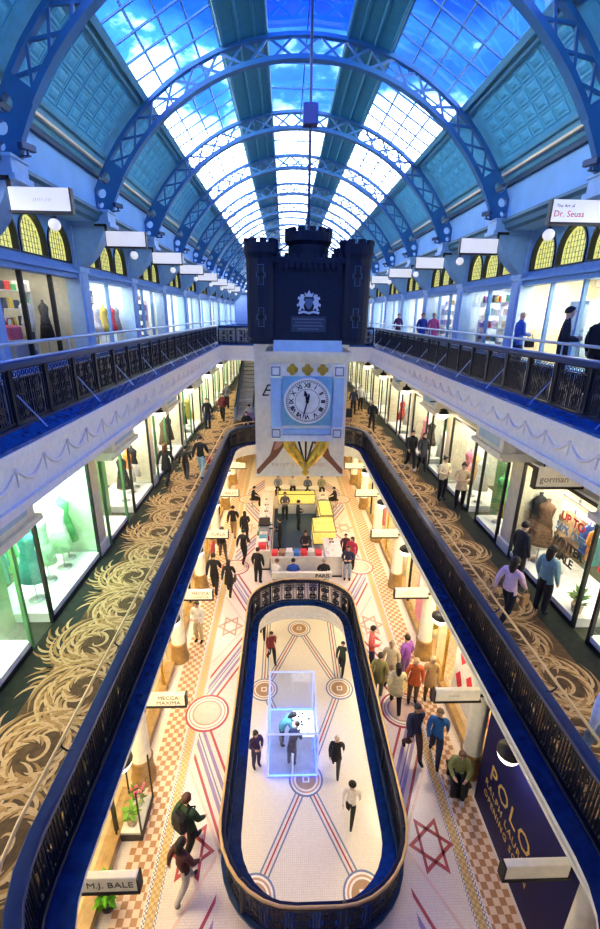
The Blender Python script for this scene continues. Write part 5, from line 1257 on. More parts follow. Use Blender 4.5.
# coffee machine, boxes, cups
cm = thing('coffee_machine', 'steel espresso machine on the left kiosk counter', 'coffee machine', (-1.6, 19.2, 1.0), PI/2)
mb = MB(); mb.bbox(-.4, .4, -.25, .25, .05, .5, .05); mb.build('body', KG, cm)
mb = MB(); mb.bbox(-.42, .42, -.27, .27, .5, .56, .02); mb.build('cup_tray', BLACK, cm)
for x_ in (-.2, .2):
    mb = MB(); mb.cyl((x_, -.25, .28), (x_, -.42, .26), .03, .025, 8); mb.build('group_handle', BLACK, cm)
for x_ in (-.36, .36):
    mb = MB(); mb.cyl((x_, -.2, 0), (x_, -.2, .06), .03, .03, 8); mb.cyl((x_, .2, 0), (x_, .2, .06), .03, .03, 8); mb.build('foot', KG, cm)
rk = random.Random(11)
cup = MB(); cup.lathe([(.001, 0), (.035, 0), (.045, .11), (.040, .11), (.032, .01), (.001, .01)], 10); cupm = cup.mesh('paper_cup'); cupm.materials.append(WHITE)
def put_cups(n, x0, x1, y0, y1, z, lab, grp):
    for i in range(n):
        o = link('paper_cup', cupm, None, None, (rk.uniform(x0, x1), y0+(y1-y0)*(i+.5)/n, z)); tag(o, '%s, %s from the front' % (lab, ORD[i]), 'cup', grp)
put_cups(12, -1.85, -1.35, 20.4, 24.0, 1.0, 'small white cup on the left rear counter of the kiosk', 'cups on the rear kiosk counter')
put_cups(8, 1.3, 1.85, 22.6, 24.1, 1.0, 'small white cup on the back right counter of the kiosk', 'cups on the back right counter')
put_cups(5, 1.25, 1.8, 16.9, 17.6, 1.05, 'small white cup on the front right corner counter', 'cups on the corner counter')
BXC = [(0.7, 0.05, 0.06), (0.05, 0.2, 0.5), (0.75, 0.7, 0.6), (0.35, 0.2, 0.1), (0.1, 0.35, 0.4), (0.8, 0.78, 0.74)]
BXN = ['red', 'blue', 'cream', 'brown', 'teal', 'white']
def carton(x, y, z, w, d, h, ci, lab, grp=None, name='carton'):
    t = thing(name, lab, 'box', (x, y, z), rk.uniform(-.15, .15), grp); mb = MB(); mb.bbox(-w/2, w/2, -d/2, d/2, 0, h*.8, .008); mb.build('tray', mat('carton_%d' % ci, BXC[ci], 0.5), t)
    mb = MB(); mb.box(-w/2-.006, w/2+.006, -d/2-.006, d/2+.006, h*.8, h); mb.build('lid', mat('carton_lid_%d' % ci, tuple(min(1, c*1.15) for c in BXC[ci]), 0.5), t); return t
for i in range(7):
    x_ = -1.05+.32*i; ci = (0, 3, 5, 1, 0, 2, 0)[i]
    carton(x_, 17.02, 1.02, .26, .34, .16+.03*(i % 3), ci, '%s box on the front kiosk counter, %s from the left end' % (BXN[ci], PH[i]), 'boxes on the front kiosk counter')
for i in range(4):
    ci = (0, 5, 4, 2)[i]; carton(-1.62, 17.6+.36*i, 1.0, .34, .26, .22, ci, '%s box on the front left kiosk counter' % BXN[ci], 'boxes on the left kiosk counter')
for i in range(3):
    ci = (0, 0, 0)[i]; carton(0.72+.0*i, 17.75, .012+.2*i, .4, .3, .2, ci, 'red crate stacked inside the kiosk, %s from the floor' % PH[i], 'red crates inside the kiosk')
btl = MB(); btl.lathe([(.001, 0), (.04, 0), (.04, .16), (.016, .22), (.016, .27), (.001, .27)], 10)
BTC = [('amber', (0.45, 0.18, 0.03)), ('green', (0.05, 0.25, 0.08)), ('clear', (0.7, 0.75, 0.75)), ('red', (0.5, 0.03, 0.03))]
btm = []
for nm, c in BTC: q = btl.mesh('glass_bottle'); q.materials.append(mat('bottle_' + nm, c, 0.12)); btm.append(q)
capm = MB(); capm.cyl((0, 0, .265), (0, 0, .29), .018, .018, 8); capm = capm.mesh('cap'); capm.materials.append(WHITE)
for i in range(10):
    ci = i % 4; t = thing('bottle', '%s bottle on the left front kiosk counter, %s from the front' % (BTC[ci][0], PH[i]), 'bottle', (-1.36-.03*(i % 3), 17.5+.26*i, 1.0), 0, 'bottles on the left kiosk counter')
    if 18.7 < t.location.y < 19.7: t.location.x = -1.88
    link('glass', btm[ci], None, t); link('cap', capm, None, t)
plt_ = MB(); plt_.lathe([(.001, .012), (.11, .012), (.16, .035), (.165, .03), (.11, 0), (.001, 0)], 16); pltm = plt_.mesh('plate'); pltm.materials.append(WHITE)
bun = MB(); bun.sphere((0, 0, .05), .06, 9, 6, 0, (1, 1, .7)); bunm = bun.mesh('pastry'); bunm.materials.append(mat('pastry_brown', (0.45, 0.22, 0.06), 0.6))
for i, (x_, y_, z_) in enumerate(((-1.6, 20.6, 1.0), (-1.6, 21.4, 1.0), (-1.6, 22.2, 1.0), (-1.6, 23.0, 1.0), (1.55, 17.95, 1.05), (1.55, 18.25, 1.05), (1.5, 22.9, 1.0), (1.6, 23.6, 1.0))):
    o = link('plate', pltm, None, None, (x_, y_, z_)); tag(o, 'white plate on the %s kiosk counter, %s from the front' % ('left' if x_ < 0 else 'right', PH[i % 4]), 'plate', 'plates on the kiosk counters')
    for j in range(2):
        o = link('pastry', bunm, None, None, (x_-.06+.12*j, y_, z_+.008)); tag(o, '%s brown pastry on the %s kiosk counter plate, %s from the front' % (('inner', 'outer')[j], 'left' if x_ < 0 else 'right', PH[i % 4]), 'pastry', 'pastries on the kiosk plates')
# stools and kiosk people
def stool(lab, x, y):
    t = thing('bar_stool', lab, 'stool', (x, y, 0), 0, 'stools in front of the kiosk'); mb = MB(); mb.cyl((0, 0, .42), (0, 0, .47), .17, .17, 14); mb.build('seat', BLACK, t)
    mb = MB(); mb.cyl((0, 0, .02), (0, 0, .43), .025, .025, 8); mb.build('column', KG, t); mb = MB(); mb.lathe([(.001, .03), (.17, .012), (.17, 0), (.001, 0)], 14); mb.build('base', KG, t)
for i, (x, y, lab, tp, hr) in enumerate(((-0.25, 16.1, 'person in royal blue shirt seated at the kiosk front', (0.02, 0.08, 0.42), BK), (-1.0, 16.1, 'person in white top seated at the kiosk front', WT, BRN), (1.05, 16.1, 'person in black jacket with grey hair seated at the kiosk front', BK, (0.35, 0.33, 0.30)))):
    stool('black round stool under the %s' % lab.replace(' at the kiosk front', ''), x, y-.02)
    P_(lab, x, y, 0, 0 if i != 1 else 30, 'sit', 1.72, tp, BK, hr, group='people seated at the kiosk')
P_('person in black coat standing at the left front corner of the kiosk', -1.75, 16.35, 0, 20, 'stand', 1.74, BK, BK, group='people around the kiosk')
P_('person in dark apron working inside the kiosk by the espresso machine', -0.85, 19.2, 0, 270, 'hold', 1.72, BK, BK, group='staff inside the kiosk')
P_('person in black shirt working in the middle of the kiosk', 0.1, 21.3, 0, 90, 'hold', 1.74, BK, BK, group='staff inside the kiosk')
P_('person in grey shirt working at the back of the kiosk', -0.6, 22.5, 0, 180, 'hold', 1.7, (0.12, 0.12, 0.13), BK, group='staff inside the kiosk')
P_('person with black hair bending over the front counter of the kiosk', 0.35, 18.0, 0, 180, 'hold', 1.66, (0.03, 0.02, 0.03), BK, hk='bun', group='staff inside the kiosk')
P_('person in black seated at the rear left of the kiosk', -2.55, 24.4, 0, 90, 'sit', 1.72, BK, BK, group='people seated at the kiosk')
P_('person in black seated at the rear right of the kiosk', 2.45, 24.3, 0, 270, 'sit', 1.72, BK, BK, group='people seated at the kiosk')
stool('black round stool at the rear left of the kiosk', -2.56, 24.4); stool('black round stool at the rear right of the kiosk', 2.46, 24.3)
def cafe_table(lab, x, y, z=0):
    t = thing('cafe_table', lab, 'table', (x, y, z), 0, 'small round cafe tables'); mb = MB(); mb.cyl((0, 0, .70), (0, 0, .74), .34, .34, 18); mb.build('table_top', WHITE, t)
    mb = MB(); mb.cyl((0, 0, .02), (0, 0, .70), .03, .03, 8); mb.build('column', KG, t); mb = MB(); mb.lathe([(.001, .04), (.22, .012), (.22, 0), (.001, 0)], 14); mb.build('base', KG, t)
for i, (x, y) in enumerate(((-1.5, 25.4), (-0.6, 25.7), (0.4, 25.5), (1.2, 25.5))): cafe_table('small white round table behind the kiosk, %s from the left' % PH[i], x, y); 
for i, (x, y, c) in enumerate(((-1.05, 26.4, (0.25, 0.3, 0.4)), (-0.1, 26.45, WT), (0.85, 26.2, (0.1, 0.12, 0.2)), (1.75, 26.3, (0.3, 0.32, 0.2)))):
    stool('black round stool behind the kiosk tables, %s from the left' % PH[i], x, y); P_('person seated behind the kiosk tables, %s from the left' % PH[i], x, y, 0, 180, 'sit', 1.7, c, BK, group='people at the tables behind the kiosk')

# ================================================================== GLASS BOOTH IN THE BASEMENT
LED = mat('led_blue', (0.05, 0.12, 0.9), 0.3, emit=(0.06, 0.12, 1.0), estr=3.0); ALU = mat('booth_frame', (0.6, 0.68, 0.95), 0.3, 0.2, emit=(0.25, 0.40, 1.0), estr=0.22)  # frame emits faintly itself, to look lit by the blue edges
bt = thing('glass_booth', 'glass booth with glowing blue edges standing on the basement floor', 'booth', (-0.32, 0, ZLG))
x0, x1, y0, y1, zt = -.87, .87, 11.15, 13.9, 2.0
mb = MB(); mb.box(x0, x1, y0, y1, 0, .06); mb.build('platform', mat('booth_platform', (0.35, 0.40, 0.55), 0.3), bt)
for x_ in (x0, x1):
    for y_ in (y0, (y0+y1)/2, y1):
        mb = MB(); mb.box(x_-.025, x_+.025, y_-.025, y_+.025, .06, zt); mb.build('post', ALU, bt)
    for z_ in (.06, zt):
        mb = MB(); mb.box(x_-.025, x_+.025, y0, y1, z_, z_+.05); mb.build('edge_rail', LED if z_ < 1 else ALU, bt)
    for a, b in ((y0, (y0+y1)/2), ((y0+y1)/2, y1)):
        mb = MB(); mb.add([(x_, a+.03, .1), (x_, b-.03, .1), (x_, b-.03, zt), (x_, a+.03, zt)], [(0, 1, 2, 3)]); mb.build('glass_pane', glass('booth_glass', (0.72, 0.80, 1.0), 0.12, 0.15), bt)
for y_ in (y0, y1):
    for z_ in (.06, zt):
        mb = MB(); mb.box(x0, x1, y_-.025, y_+.025, z_, z_+.05); mb.build('edge_rail', LED if z_ < 1 else ALU, bt)
    mb = MB(); mb.add([(x0+.03, y_, .1), (x1-.03, y_, .1), (x1-.03, y_, zt), (x0+.03, y_, zt)], [(0, 1, 2, 3)]); mb.build('glass_pane', MATS['booth_glass'], bt)
mb = MB(); mb.box(-.03, .03, y0-.03, y0+.03, .06, zt*0.55); mb.build('door_post', ALU, bt)
lamp('booth_light', 'AREA', (0, 12.5, 1.95), 22, (0.55, 0.68, 1.0), bt, 1.2)
tb = thing('work_table', 'white table with small dark objects inside the glass booth', 'table', (0.12, 12.6, ZLG+.06))
mb = MB(); mb.bbox(-.42, .38, -.55, .55, .72, .78, .015); mb.build('table_top', mat('table_lit_white', (0.88, 0.88, 0.88), 0.4, emit=(1, 1, 1), estr=0.5), tb)  # emission put into the white top to brighten it; no lamp there
for x_ in (-.36, .32):
    for y_ in (-.48, .48):
        mb = MB(); mb.box(x_-.025, x_+.025, y_-.025, y_+.025, 0, .72); mb.build('leg', ALU, tb)
for i in range(8):
    t = thing('headset', 'small black object on the white booth table, %s from the front' % PH[i], 'headset', (0.12+rk.uniform(-.32, .3), 12.15+.12*i, ZLG+.84), rk.uniform(0, 3), 'small objects on the booth table')
    mb = MB(); mb.bbox(-.045, .045, -.03, .03, 0, .04, .01); mb.build('body', BLACK, t); mb = MB(); mb.tube([(-.04, 0, .03), (0, 0, .07), (.04, 0, .03)], .008, 5); mb.build('band', BLACK, t)
P_('person in teal top bending over the table inside the glass booth', -0.72, 12.35, ZLG+.06, 80, 'bend', 1.68, (0.10, 0.35, 0.42), NV, hk='long', group=GB)
P_('person in navy suit leaning on the table inside the glass booth', -0.35, 11.55, ZLG+.06, 25, 'bend', 1.72, NV, NV, group=GB)

# ================================================================== SHOP CONTENTS
man = MB(); man.lathe([(.001, .78), (.10, .80), (.155, .86), (.165, .95), (.125, 1.12), (.150, 1.28), (.165, 1.38), (.10, 1.46), (.045, 1.50), (.04, 1.58), (.001, 1.585)], 14, T=Matrix.Diagonal((1.1, .72, 1, 1)))
stn = MB(); stn.cyl((0, 0, .02), (0, 0, .80), .018, .018, 8); bse = MB(); bse.lathe([(.001, .025), (.15, .018), (.15, 0), (.001, 0)], 14)
manm, stnm, bsem = man.mesh('torso'), stn.mesh('stand'), bse.mesh('base')
stnm.materials.append(KG); bsem.materials.append(KG); manm.materials.append(None)
skm = MB(); skm.lathe([(.13, .98), (.18, .84), (.24, .45), (.22, .45)], 14, T=Matrix.Diagonal((1.1, .8, 1, 1))); skmm = skm.mesh('skirt'); skmm.materials.append(None)
def mannequin(lab, x, y, z, top, bottom=None, sc=1.0, grp='mannequins in the shop windows', cat='mannequin'):
    t = thing('mannequin', lab, cat, (x, y, z), rk.uniform(-.6, .6), grp); t.scale = (sc, sc, sc)
    o = link('torso', manm, None, t); o.material_slots[0].link = 'OBJECT'; o.material_slots[0].material = fabric(top)
    if bottom: o = link('skirt', skmm, None, t); o.material_slots[0].link = 'OBJECT'; o.material_slots[0].material = fabric(bottom)
    link('stand', stnm, None, t); link('base', bsem, None, t); return t
gar = MB(); gar.prism([(-.20, -.12), (-.06, -.04), (.06, -.04), (.20, -.12), (.25, -.42), (.19, -.44), (.16, -.25), (.18, -.85), (-.18, -.85), (-.16, -.25), (-.19, -.44), (-.25, -.42)], -.025, .025, 'y'); garm = gar.mesh('cloth'); garm.materials.append(None)
hng = MB(); hng.tube([(-.19, 0, -.11), (0, 0, -.03), (.19, 0, -.11)], .008, 5); hng.tube([(0, 0, -.03), (0, 0, .03), (.02, 0, .05), (.0, 0, .07)], .005, 5); hngm = hng.mesh('hanger'); hngm.materials.append(KG)
def rail(lab, x, y, z, L_, cols, shop, rz=PI/2, h=1.55):
    t = thing('clothes_rail', lab, 'clothes rail', (x, y, z), 0, 'clothes rails in the lower shops')
    mb = MB(); mb.cyl((0, -L_/2, h), (0, L_/2, h), .016, .016, 8); mb.build('bar', KG, t)
    for yy in (-L_/2, L_/2):
        mb = MB(); mb.cyl((0, yy, 0), (0, yy, h), .016, .016, 8); mb.box(-.22, .22, yy-.02, yy+.02, 0, .03); mb.build('leg', KG, t)
    for i, (nm, c) in enumerate(cols):
        g = thing('garment', '%s garment on a hanger %s, %s along the rail' % (nm, shop, PH[i]), 'garment', (x, y-L_/2+L_*(i+.5)/len(cols), z+h-.07), 0, 'garments ' + shop)
        o = link('cloth', garm, None, g); o.material_slots[0].link = 'OBJECT'; o.material_slots[0].material = fabric(c); link('hanger', hngm, None, g)
CN = {'red': (0.6, 0.05, 0.05), 'green': (0.10, 0.42, 0.14), 'pale green': (0.45, 0.75, 0.45), 'teal': (0.05, 0.32, 0.34), 'black': BK, 'white': WT, 'tan': (0.5, 0.32, 0.16), 'purple': (0.25, 0.05, 0.4), 'orange': (0.7, 0.25, 0.04), 'blue': (0.05, 0.12, 0.45), 'pink': (0.75, 0.25, 0.35), 'brown': BRN, 'grey': (0.3, 0.3, 0.32), 'mustard': (0.55, 0.4, 0.06)}
def C(*n): return [(q, CN[q]) for q in n]
# --- lower gallery windows, left: the green lit case first
P5 = ZL1+.22
for i, (y, tp, bt_, lab) in enumerate(((8.45, CN['teal'], CN['teal'], 'mannequin in teal coat at the near end of the green lit window'), (9.2, CN['pale green'], CN['pale green'], 'mannequin in pale green dress in the green lit window'), (9.75, WT, CN['pale green'], 'mannequin in white top and pale green skirt in the green lit window'), (10.2, CN['green'], CN['green'], 'mannequin in green dress at the far end of the green lit window'))):
    mannequin(lab, -6.1-.1*(i % 2), y, P5, tp, bt_, 1.1)
rail('clothes rail at the back of the green lit window', -6.8, 9.2, ZL1, 1.8, C('teal', 'green', 'white', 'teal', 'pale green'), 'behind the green lit window')
mannequin('black dressed mannequin in the white lit window of the left gallery', -6.0, 13.9, P5, BK, BK); mannequin('mannequin in red patterned top in the white lit window', -6.05, 14.6, P5, CN['orange'], CN['white']); mannequin('mannequin in black jacket at the far end of the white lit window', -6.05, 15.1, P5, BK, CN['white'])
for i, nm in enumerate(('tan', 'white', 'brown', 'black')): mannequin('mannequin in %s clothes in the third left gallery shop' % nm, -6.0, 16.6+.85*i+(.8 if i > 1 else 0), P5, CN[nm], CN[nm])
for i, nm in enumerate(('white', 'black', 'mustard')): mannequin('mannequin in %s clothes in the fourth left gallery shop' % nm, -6.0, 21.7+1.3*i, P5, CN[nm], CN[nm])
# --- lower gallery windows, right: the sale window
mannequin('mannequin in brown patterned dress in the sale window', 6.0, 9.92, P5, CN['brown'], CN['brown'], 1.12); mannequin('mannequin in black patterned dress in the sale window', 6.1, 10.42, P5, BK, (0.2, 0.1, 0.08), 1.1)
mannequin('mannequin in tan jacket in the sale window', 6.2, 9.4, P5, CN['tan'], BRN, 1.12)
rail('clothes rail behind the sale window', 6.75, 8.9, ZL1, 2.0, C('orange', 'purple', 'red', 'teal', 'orange', 'blue', 'tan', 'white'), 'behind the sale window', h=1.7)
for i, nm in enumerate(('white', 'tan', 'pink')): mannequin('mannequin in %s clothes in the second right gallery window' % nm, 6.05, 13.75+.55*i, P5, CN[nm], CN[nm])
for i, nm in enumerate(('mustard', 'green')): mannequin('mannequin in %s clothes beside the green door of the right gallery' % nm, 6.0, 11.6+.6*i, P5, CN[nm], CN[nm])
for i, nm in enumerate(('tan', 'white', 'black', 'pink')): mannequin('mannequin in %s clothes in the third right gallery shop' % nm, 6.0, 16.6+.85*i+(.8 if i > 1 else 0), P5, CN[nm], CN[nm])
for i, nm in enumerate(('pink', 'white', 'red')): mannequin('mannequin in %s clothes in the fourth right gallery shop' % nm, 6.0, 21.7+1.3*i, P5, CN[nm], CN[nm])
# sale poster hanging just inside the glass
sp_ = thing('sale_lettering', 'red and black sale lettering stuck on the right gallery window glass', 'window lettering', (5.545, 8.3, P5+.78))
mat('poster_white', (0.9, 0.88, 0.82), 0.5)
for tx, zz, m_ in (('UP TO', 1.15, SIGNR), ('50% OFF', .86, mat('poster_blue_grey', (0.15, 0.25, 0.35), 0.5)), ('WINTER', .56, INK), ('SALE', .24, INK)):
    lettering(tx, .27, m_, sp_, Matrix.Translation((-.006, 0, zz)) @ RX @ FACE, bold=0.008)
neon = thing('neon_sign', 'pink glowing word on the sale window glass', 'sign', (5.60, 8.3, 7.15))
lettering('gorman', .34, mat('neon_pink', (0.9, 0.5, 0.7), 0.4, emit=(1.0, 0.55, 0.8), estr=1.5), neon, Matrix.Translation((0, 0, 0)) @ RX @ FACE, 0.02)
mb = MB(); mb.box(-.012, .012, -.6, .6, .16, .19); mb.box(-.012, .012, -.02, .02, .16, .36); mb.build('mount', KG, neon)
sign_box('blade_sign', 'white blade sign with brown lettering over the right carpet', 1.0, 0.42, (5.05, 8.35, 7.72), [('gorman', 0.20, -0.12, 0.16, mat('sign_text_brown', (0.35, 0.22, 0.12), 0.5))], BLACK, 0.48, SIGNC, -1, 'sign', None, 0.12)
# plant on the sale window plinth
def plant(lab, x, y, z, sc=1.0, leaf=(0.10, 0.28, 0.05), pot=(0.65, 0.5, 0.35), n=26, flower=None):
    t = thing('potted_plant', lab, 'plant', (x, y, z)); t.scale = (sc, sc, sc)
    mb = MB(); mb.lathe([(.001, 0), (.10, 0), (.13, .2), (.12, .2), (.11, .17), (.001, .17)], 12); mb.build('pot', mat('pot_%d' % int(pot[0]*99), pot, 0.5), t)
    lf = MB(); lf.add([(0, 0, 0), (.035, .06, .02), (0, .15, .0), (-.035, .06, .02)], [(0, 1, 2), (0, 2, 3)]); lm = lf.mesh('leaf'); lm.materials.append(fabric(leaf))
    for i in range(n):
        a = rk.uniform(0, 2*PI); o = link('leaf', lm, None, t, (.05*math.cos(a), .05*math.sin(a), .16+.012*i)); o.rotation_euler = (rk.uniform(0.1, 1.1), 0, a-PI/2); o.scale = (1.6, 1.5, 1.5)
    if flower:
        fl = MB(); fl.sphere((0, 0, 0), .035, 7, 5); flm = fl.mesh('blossom'); flm.materials.append(fabric(flower))
        for i in range(14): link('blossom', flm, None, t, (rk.uniform(-.16, .16), rk.uniform(-.16, .16), .36+rk.uniform(0, .22)))
    return t
plant('small green pot plant on the plinth of the sale window', 5.75, 7.85, P5, 1.0)
# --- ground floor window displays
vit = thing('display_cabinet', 'glass cabinet of pink flowers beside the left ground floor column', 'display case', (-4.0, 7.0, 0))
mb = MB(); mb.box(-.27, .27, -.42, .42, 0, .18); mb.build('base', BLACK, vit)
mb = MB(); mb.box(-.25, .25, -.4, .4, .18, .24); mb.build('shelf', WHITE, vit)
for x_ in (-.27, .27):
    mb = MB(); mb.add([(x_, -.42, .2), (x_, .42, .2), (x_, .42, 1.5), (x_, -.42, 1.5)], [(0, 1, 2, 3)]); mb.build('glass_pane', SHOPG, vit)
    for y_ in (-.42, .42):
        mb = MB(); mb.box(x_-.015, x_+.015, y_-.015, y_+.015, .1, 1.5); mb.build('corner_post', BLACK, vit)
plant('pink flowering plant in the glass cabinet by the left column', -4.0, 7.2, .24, 0.95, (0.15, 0.32, 0.06), (0.8, 0.8, 0.78), 22, (0.85, 0.12, 0.25)); plant('green leafy plant in the glass cabinet by the left column', -4.0, 6.8, .24, 0.9, (0.20, 0.42, 0.06))
plant('bright green plant in a black planter at the bottom of the left aisle', -4.05, 5.45, 0, 1.15, (0.16, 0.50, 0.03), (0.02, 0.02, 0.02), 34)
for s in (-1, 1):
    for i in range(1 if s < 0 else 1, 5):
        y = YGC[i]; sd_ = SIDE[s]
        nm = ['tan', 'white', 'pink', 'mustard', 'white', 'pink'][(i + (s > 0)) % 6]
        mannequin('mannequin in %s clothes in the %s ground floor window on the %s' % (nm, PH[i], sd_), s*4.75, y+.95, 0.0, CN[nm], CN[nm])
        mannequin('mannequin in white top and tan skirt in the %s ground floor window on the %s' % (PH[i], sd_), s*4.8, y+1.9, 0.0, CN['white'], CN['tan'])
bnr = thing('window_banner', 'white window banner with red diamonds on the right ground floor', 'banner', (4.22, 9.1, .9))
mb = MB(); mb.box(0, .015, -.75, .75, 0, 2.3); mb.build('sheet', MATS['poster_white'], bnr)
mb = MB(); mb.cyl((.01, -.78, 2.3), (.01, .78, 2.3), .016, .016, 6); mb.box(.0, .02, -.75, -.72, 2.3, 2.4); mb.box(.0, .02, .72, .75, 2.3, 2.4); mb.build('rod', KG, bnr)
for j, (yy, zz) in enumerate(((-.35, 1.8), (.3, 1.45), (-.25, 1.0), (.35, .6))):
    mb = MB(); mb.prism([(yy-.22, zz), (yy, zz-.3), (yy+.22, zz), (yy, zz+.3)], -.006, 0, 'x'); mb.build('printed_diamond', SIGNR, bnr)
pk = thing('window_banner', 'pink printed banner in the right ground floor window under the blade sign', 'banner', (4.24, 13.0, .5))
mb = MB(); mb.box(0, .015, -.6, .6, 0, 2.6); mb.build('sheet', mat('banner_pink', (0.85, 0.30, 0.40), 0.5), pk)
mb = MB(); mb.cyl((.01, -.62, 2.6), (.01, .62, 2.6), .016, .016, 6); mb.build('rod', KG, pk)
mb = MB(); mb.box(-.004, 0, -.4, .4, 1.2, 2.2); mb.build('printed_panel', MATS['poster_white'], pk)
# person resting against the hoarding on a low seat
bn_ = thing('bench', 'low dark bench by the navy hoarding', 'bench', (3.66, 7.62, 0)); mb = MB(); mb.bbox(-.2, .2, -.35, .35, .38, .45, .02); mb.build('seat', BLACK, bn_)
for y_ in (-.28, .28):
    mb = MB(); mb.box(-.15, .15, y_-.03, y_+.03, 0, .38); mb.build('leg', BLACK, bn_)
P_('person in olive jacket and white shoes sitting on the low bench', 3.66, 7.62, 0, 200, 'sit', 1.7, (0.22, 0.26, 0.10), BK, BRN, shoes=WT, group=GP)
# --- upper gallery windows
for i, (y, nm, z_) in enumerate(((13.9, 'white', 9.7), (11.9, 'pink', 9.7), (12.5, 'brown', 9.7), (14.9, 'black', 9.7))):
    mannequin('mannequin in %s clothes in the dark fronted upper left window' % nm, -8.2, y, 9.68, CN[nm], CN[nm] if nm != 'white' else None, 1.05)
for i, (y, nm) in enumerate(((16.6, 'pink'), (17.3, 'red'), (18.1, 'white'), (18.9, 'mustard'), (19.7, 'red'), (20.2, 'grey'))): mannequin('mannequin in %s clothes in the second upper left window, %s along' % (nm, PH[i]), -7.9, y, 9.68, CN[nm], CN[nm])
def shelf_unit(lab, x, y, z, L_, H, n, s):
    t = thing('shelf_unit', lab, 'shelf', (x, y, z), 0, 'shelf units of the upper shops')
    for yy in (-L_/2, 0, L_/2):
        mb = MB(); mb.box(-.15, .15, yy-.02, yy+.02, 0, H); mb.build('upright', WHITE, t)
    for i in range(n):
        mb = MB(); mb.box(-.15, .15, -L_/2, L_/2, H*(i+.3)/n, H*(i+.3)/n+.025); mb.build('shelf_board', WHITE, t)
    return [z+H*(i+.3)/n+.025 for i in range(n)]
toy = {}
def toybox(ci):
    if ci not in toy:
        mb = MB(); mb.bbox(-.09, .09, -.10, .10, 0, .26, .012); me = mb.mesh('package'); me.materials.append(mat('toy_%d' % ci, [(0.75, .06, .06), (.1, .3, .7), (.85, .6, .05), (.1, .5, .2), (.8, .75, .7), (.7, .25, .45), (.05, .05, .08), (.35, .55, .7)][ci], .5)); toy[ci] = me
    return toy[ci]
TN = ['red', 'blue', 'yellow', 'green', 'white', 'pink', 'black', 'pale blue']
for s, k, L_, where in ((1, 1, 3.8, 'second right'), (1, 2, 3.8, 'third right'), (-1, 2, 3.4, 'third left'), (-1, 0, 3.8, 'first left'), (-1, 1, 3.6, 'second left')):
    y = YK(k)+DB/2; sx_ = s*(8.05 if s > 0 or k == 2 else 8.75); zs = shelf_unit('white shelf unit in the %s upper shop window' % where, sx_, y, 9.4, L_, 2.5, 5, s)
    for j, z_ in enumerate(zs):
        for i in range(13):
            ci = rk.randrange(8)
            if rk.random() < .12: continue
            yy = -L_/2+L_*(i+.5)/13
            if abs(yy) < .13 or abs(yy) > L_/2-.13: continue
            o = link('toy_package', toybox(ci), None, None, (sx_, y+yy, z_), rk.uniform(-.2, .2)); o.scale = (1, 1, rk.uniform(.7, 1.25))
            tag(o, 'small %s package, %s along shelf %s from the floor, %s upper shop' % (TN[ci], ORD[i], ['first', 'second', 'third', 'fourth', 'fifth'][j], where), 'package', 'packages on the %s shelves' % where)
# pale blue door and counter of the bright shop at the right
dr = thing('cupboard', 'pale blue panelled cupboard inside the bright upper right shop', 'cupboard', (8.3, 13.6, 9.4))
mb = MB(); mb.box(-.2, .2, -.45, .45, 0, 2.1); mb.build('body', SHOPL, dr)
for y_ in (-.22, .22):
    mb = MB(); mb.box(-.225, -.2, y_-.19, y_+.19, .1, 2.0); d_ = mb.build('door', SHOPL, dr); mb = MB(); mb.sphere((-.24, y_*.3, 1.0), .025, 7, 5); mb.build('knob', BRASS, d_)
dk = thing('desk', 'low dark counter inside the bright upper right shop', 'desk', (8.2, 11.6, 9.4))
mb = MB(); mb.bbox(-.3, .3, -.7, .7, .72, .78, .01); mb.build('desk_top', BLACK, dk)
for y_ in (-.6, .6):
    mb = MB(); mb.box(-.26, .26, y_-.03, y_+.03, 0, .72); mb.build('leg', BLACK, dk)
bg_ = thing('handbag', 'large pink handbag displayed in the dark fronted upper left window', 'bag', (-7.72, 12.2, 10.3))
mb = MB(); mb.bbox(-.14, .14, -.26, .26, 0, .36, .06); mb.build('bag_body', fabric((0.75, 0.14, 0.22)), bg_); mb = MB(); mb.tube([(0, -.16, .34), (0, -.12, .52), (0, .12, .52), (0, .16, .34)], .018, 6); mb.build('handle', fabric((0.3, 0.03, 0.05)), bg_)
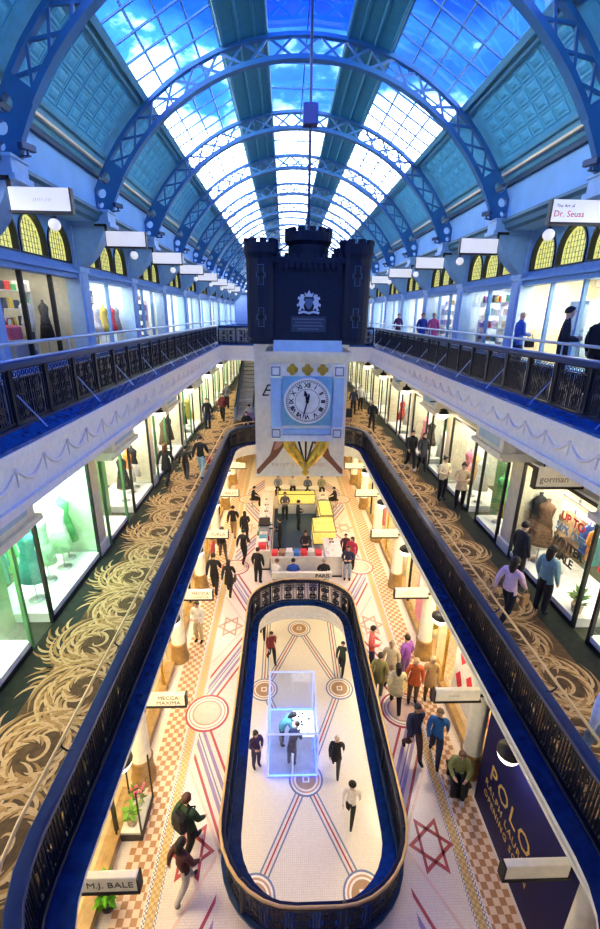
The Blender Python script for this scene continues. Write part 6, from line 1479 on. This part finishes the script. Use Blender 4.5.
pd = thing('plinth', 'grey display plinth under the pink handbag', 'plinth', (-7.72, 12.2, 9.4)); mb = MB(); mb.bbox(-.2, .2, -.32, .32, .1, .9, .02); mb.build('block', mat('plinth_grey', (0.5, 0.5, 0.52), 0.5), pd); mb = MB(); mb.box(-.16, .16, -.28, .28, 0, .1); mb.build('foot', BLACK, pd)
# --- far end of the lower gallery: lounge seats and an escalator balustrade
def lounge(lab, x, y, rz, c):
    t = thing('lounge_chair', lab, 'chair', (x, y, ZL1+.01), rz, 'lounge chairs beyond the void'); mb = MB(); mb.bbox(-.3, .3, -.3, .3, .3, .45, .04); mb.build('seat', fabric(c), t)
    mb = MB(); mb.bbox(-.3, .3, -.32, -.2, .4, .85, .04); mb.build('backrest', fabric(c), t)
    for x_ in (-.25, .25):
        for y_ in (-.25, .25):
            mb = MB(); mb.cyl((x_, y_, 0), (x_, y_, .32), .02, .02, 6); mb.build('leg', BLACK, t)
for i, (x, y, c) in enumerate(((-2.7, 23.4, BK), (-1.9, 23.4, BK), (-2.7, 25.2, (0.2, 0.12, 0.3)), (-2.0, 25.4, BK), (2.0, 23.4, BK), (2.7, 23.5, (0.45, 0.25, 0.12)), (2.6, 25.2, BK), (3.2, 26.6, BK))):
    lounge('dark lounge chair beyond the lower gallery void, %s from the left' % PH[i], x, y, 0 if y > 24 else PI, c)
    if i in (0, 2, 4, 6): P_('person seated beyond the lower gallery void, %s from the left' % PH[i//2], x, y-.02 if y > 24 else y+.02, ZL1+.01, 0 if y > 24 else 180, 'sit', 1.7, (BK, (0.3, 0.3, 0.35), (0.1, 0.1, 0.12), BK)[i//2], BK, group='people seated beyond the void')
es = thing('escalator', 'blue and silver escalator rising beyond the left end of the void', 'escalator', (-3.1, 26.5, ZL1+.01))
for x_ in (-.55, .55):
    mb = MB(); mb.prism([(0, 0), (9, 3.9), (9, 4.7), (0, .85)], x_-.06, x_+.06, 'x'); mb.build('balustrade_side', mat('escalator_blue', (0.20, 0.32, 0.55), 0.3, 0.4), es)
    mb = MB(); mb.cyl((x_, 0, .9), (x_, 9, 4.75), .05, .05, 8); mb.build('hand_rail', BLACK, es)
for i in range(18):
    mb = MB(); mb.box(-.48, .48, .5*i, .5*i+.5, .216*i+.02, .216*i+.22); mb.build('step', KG, es)
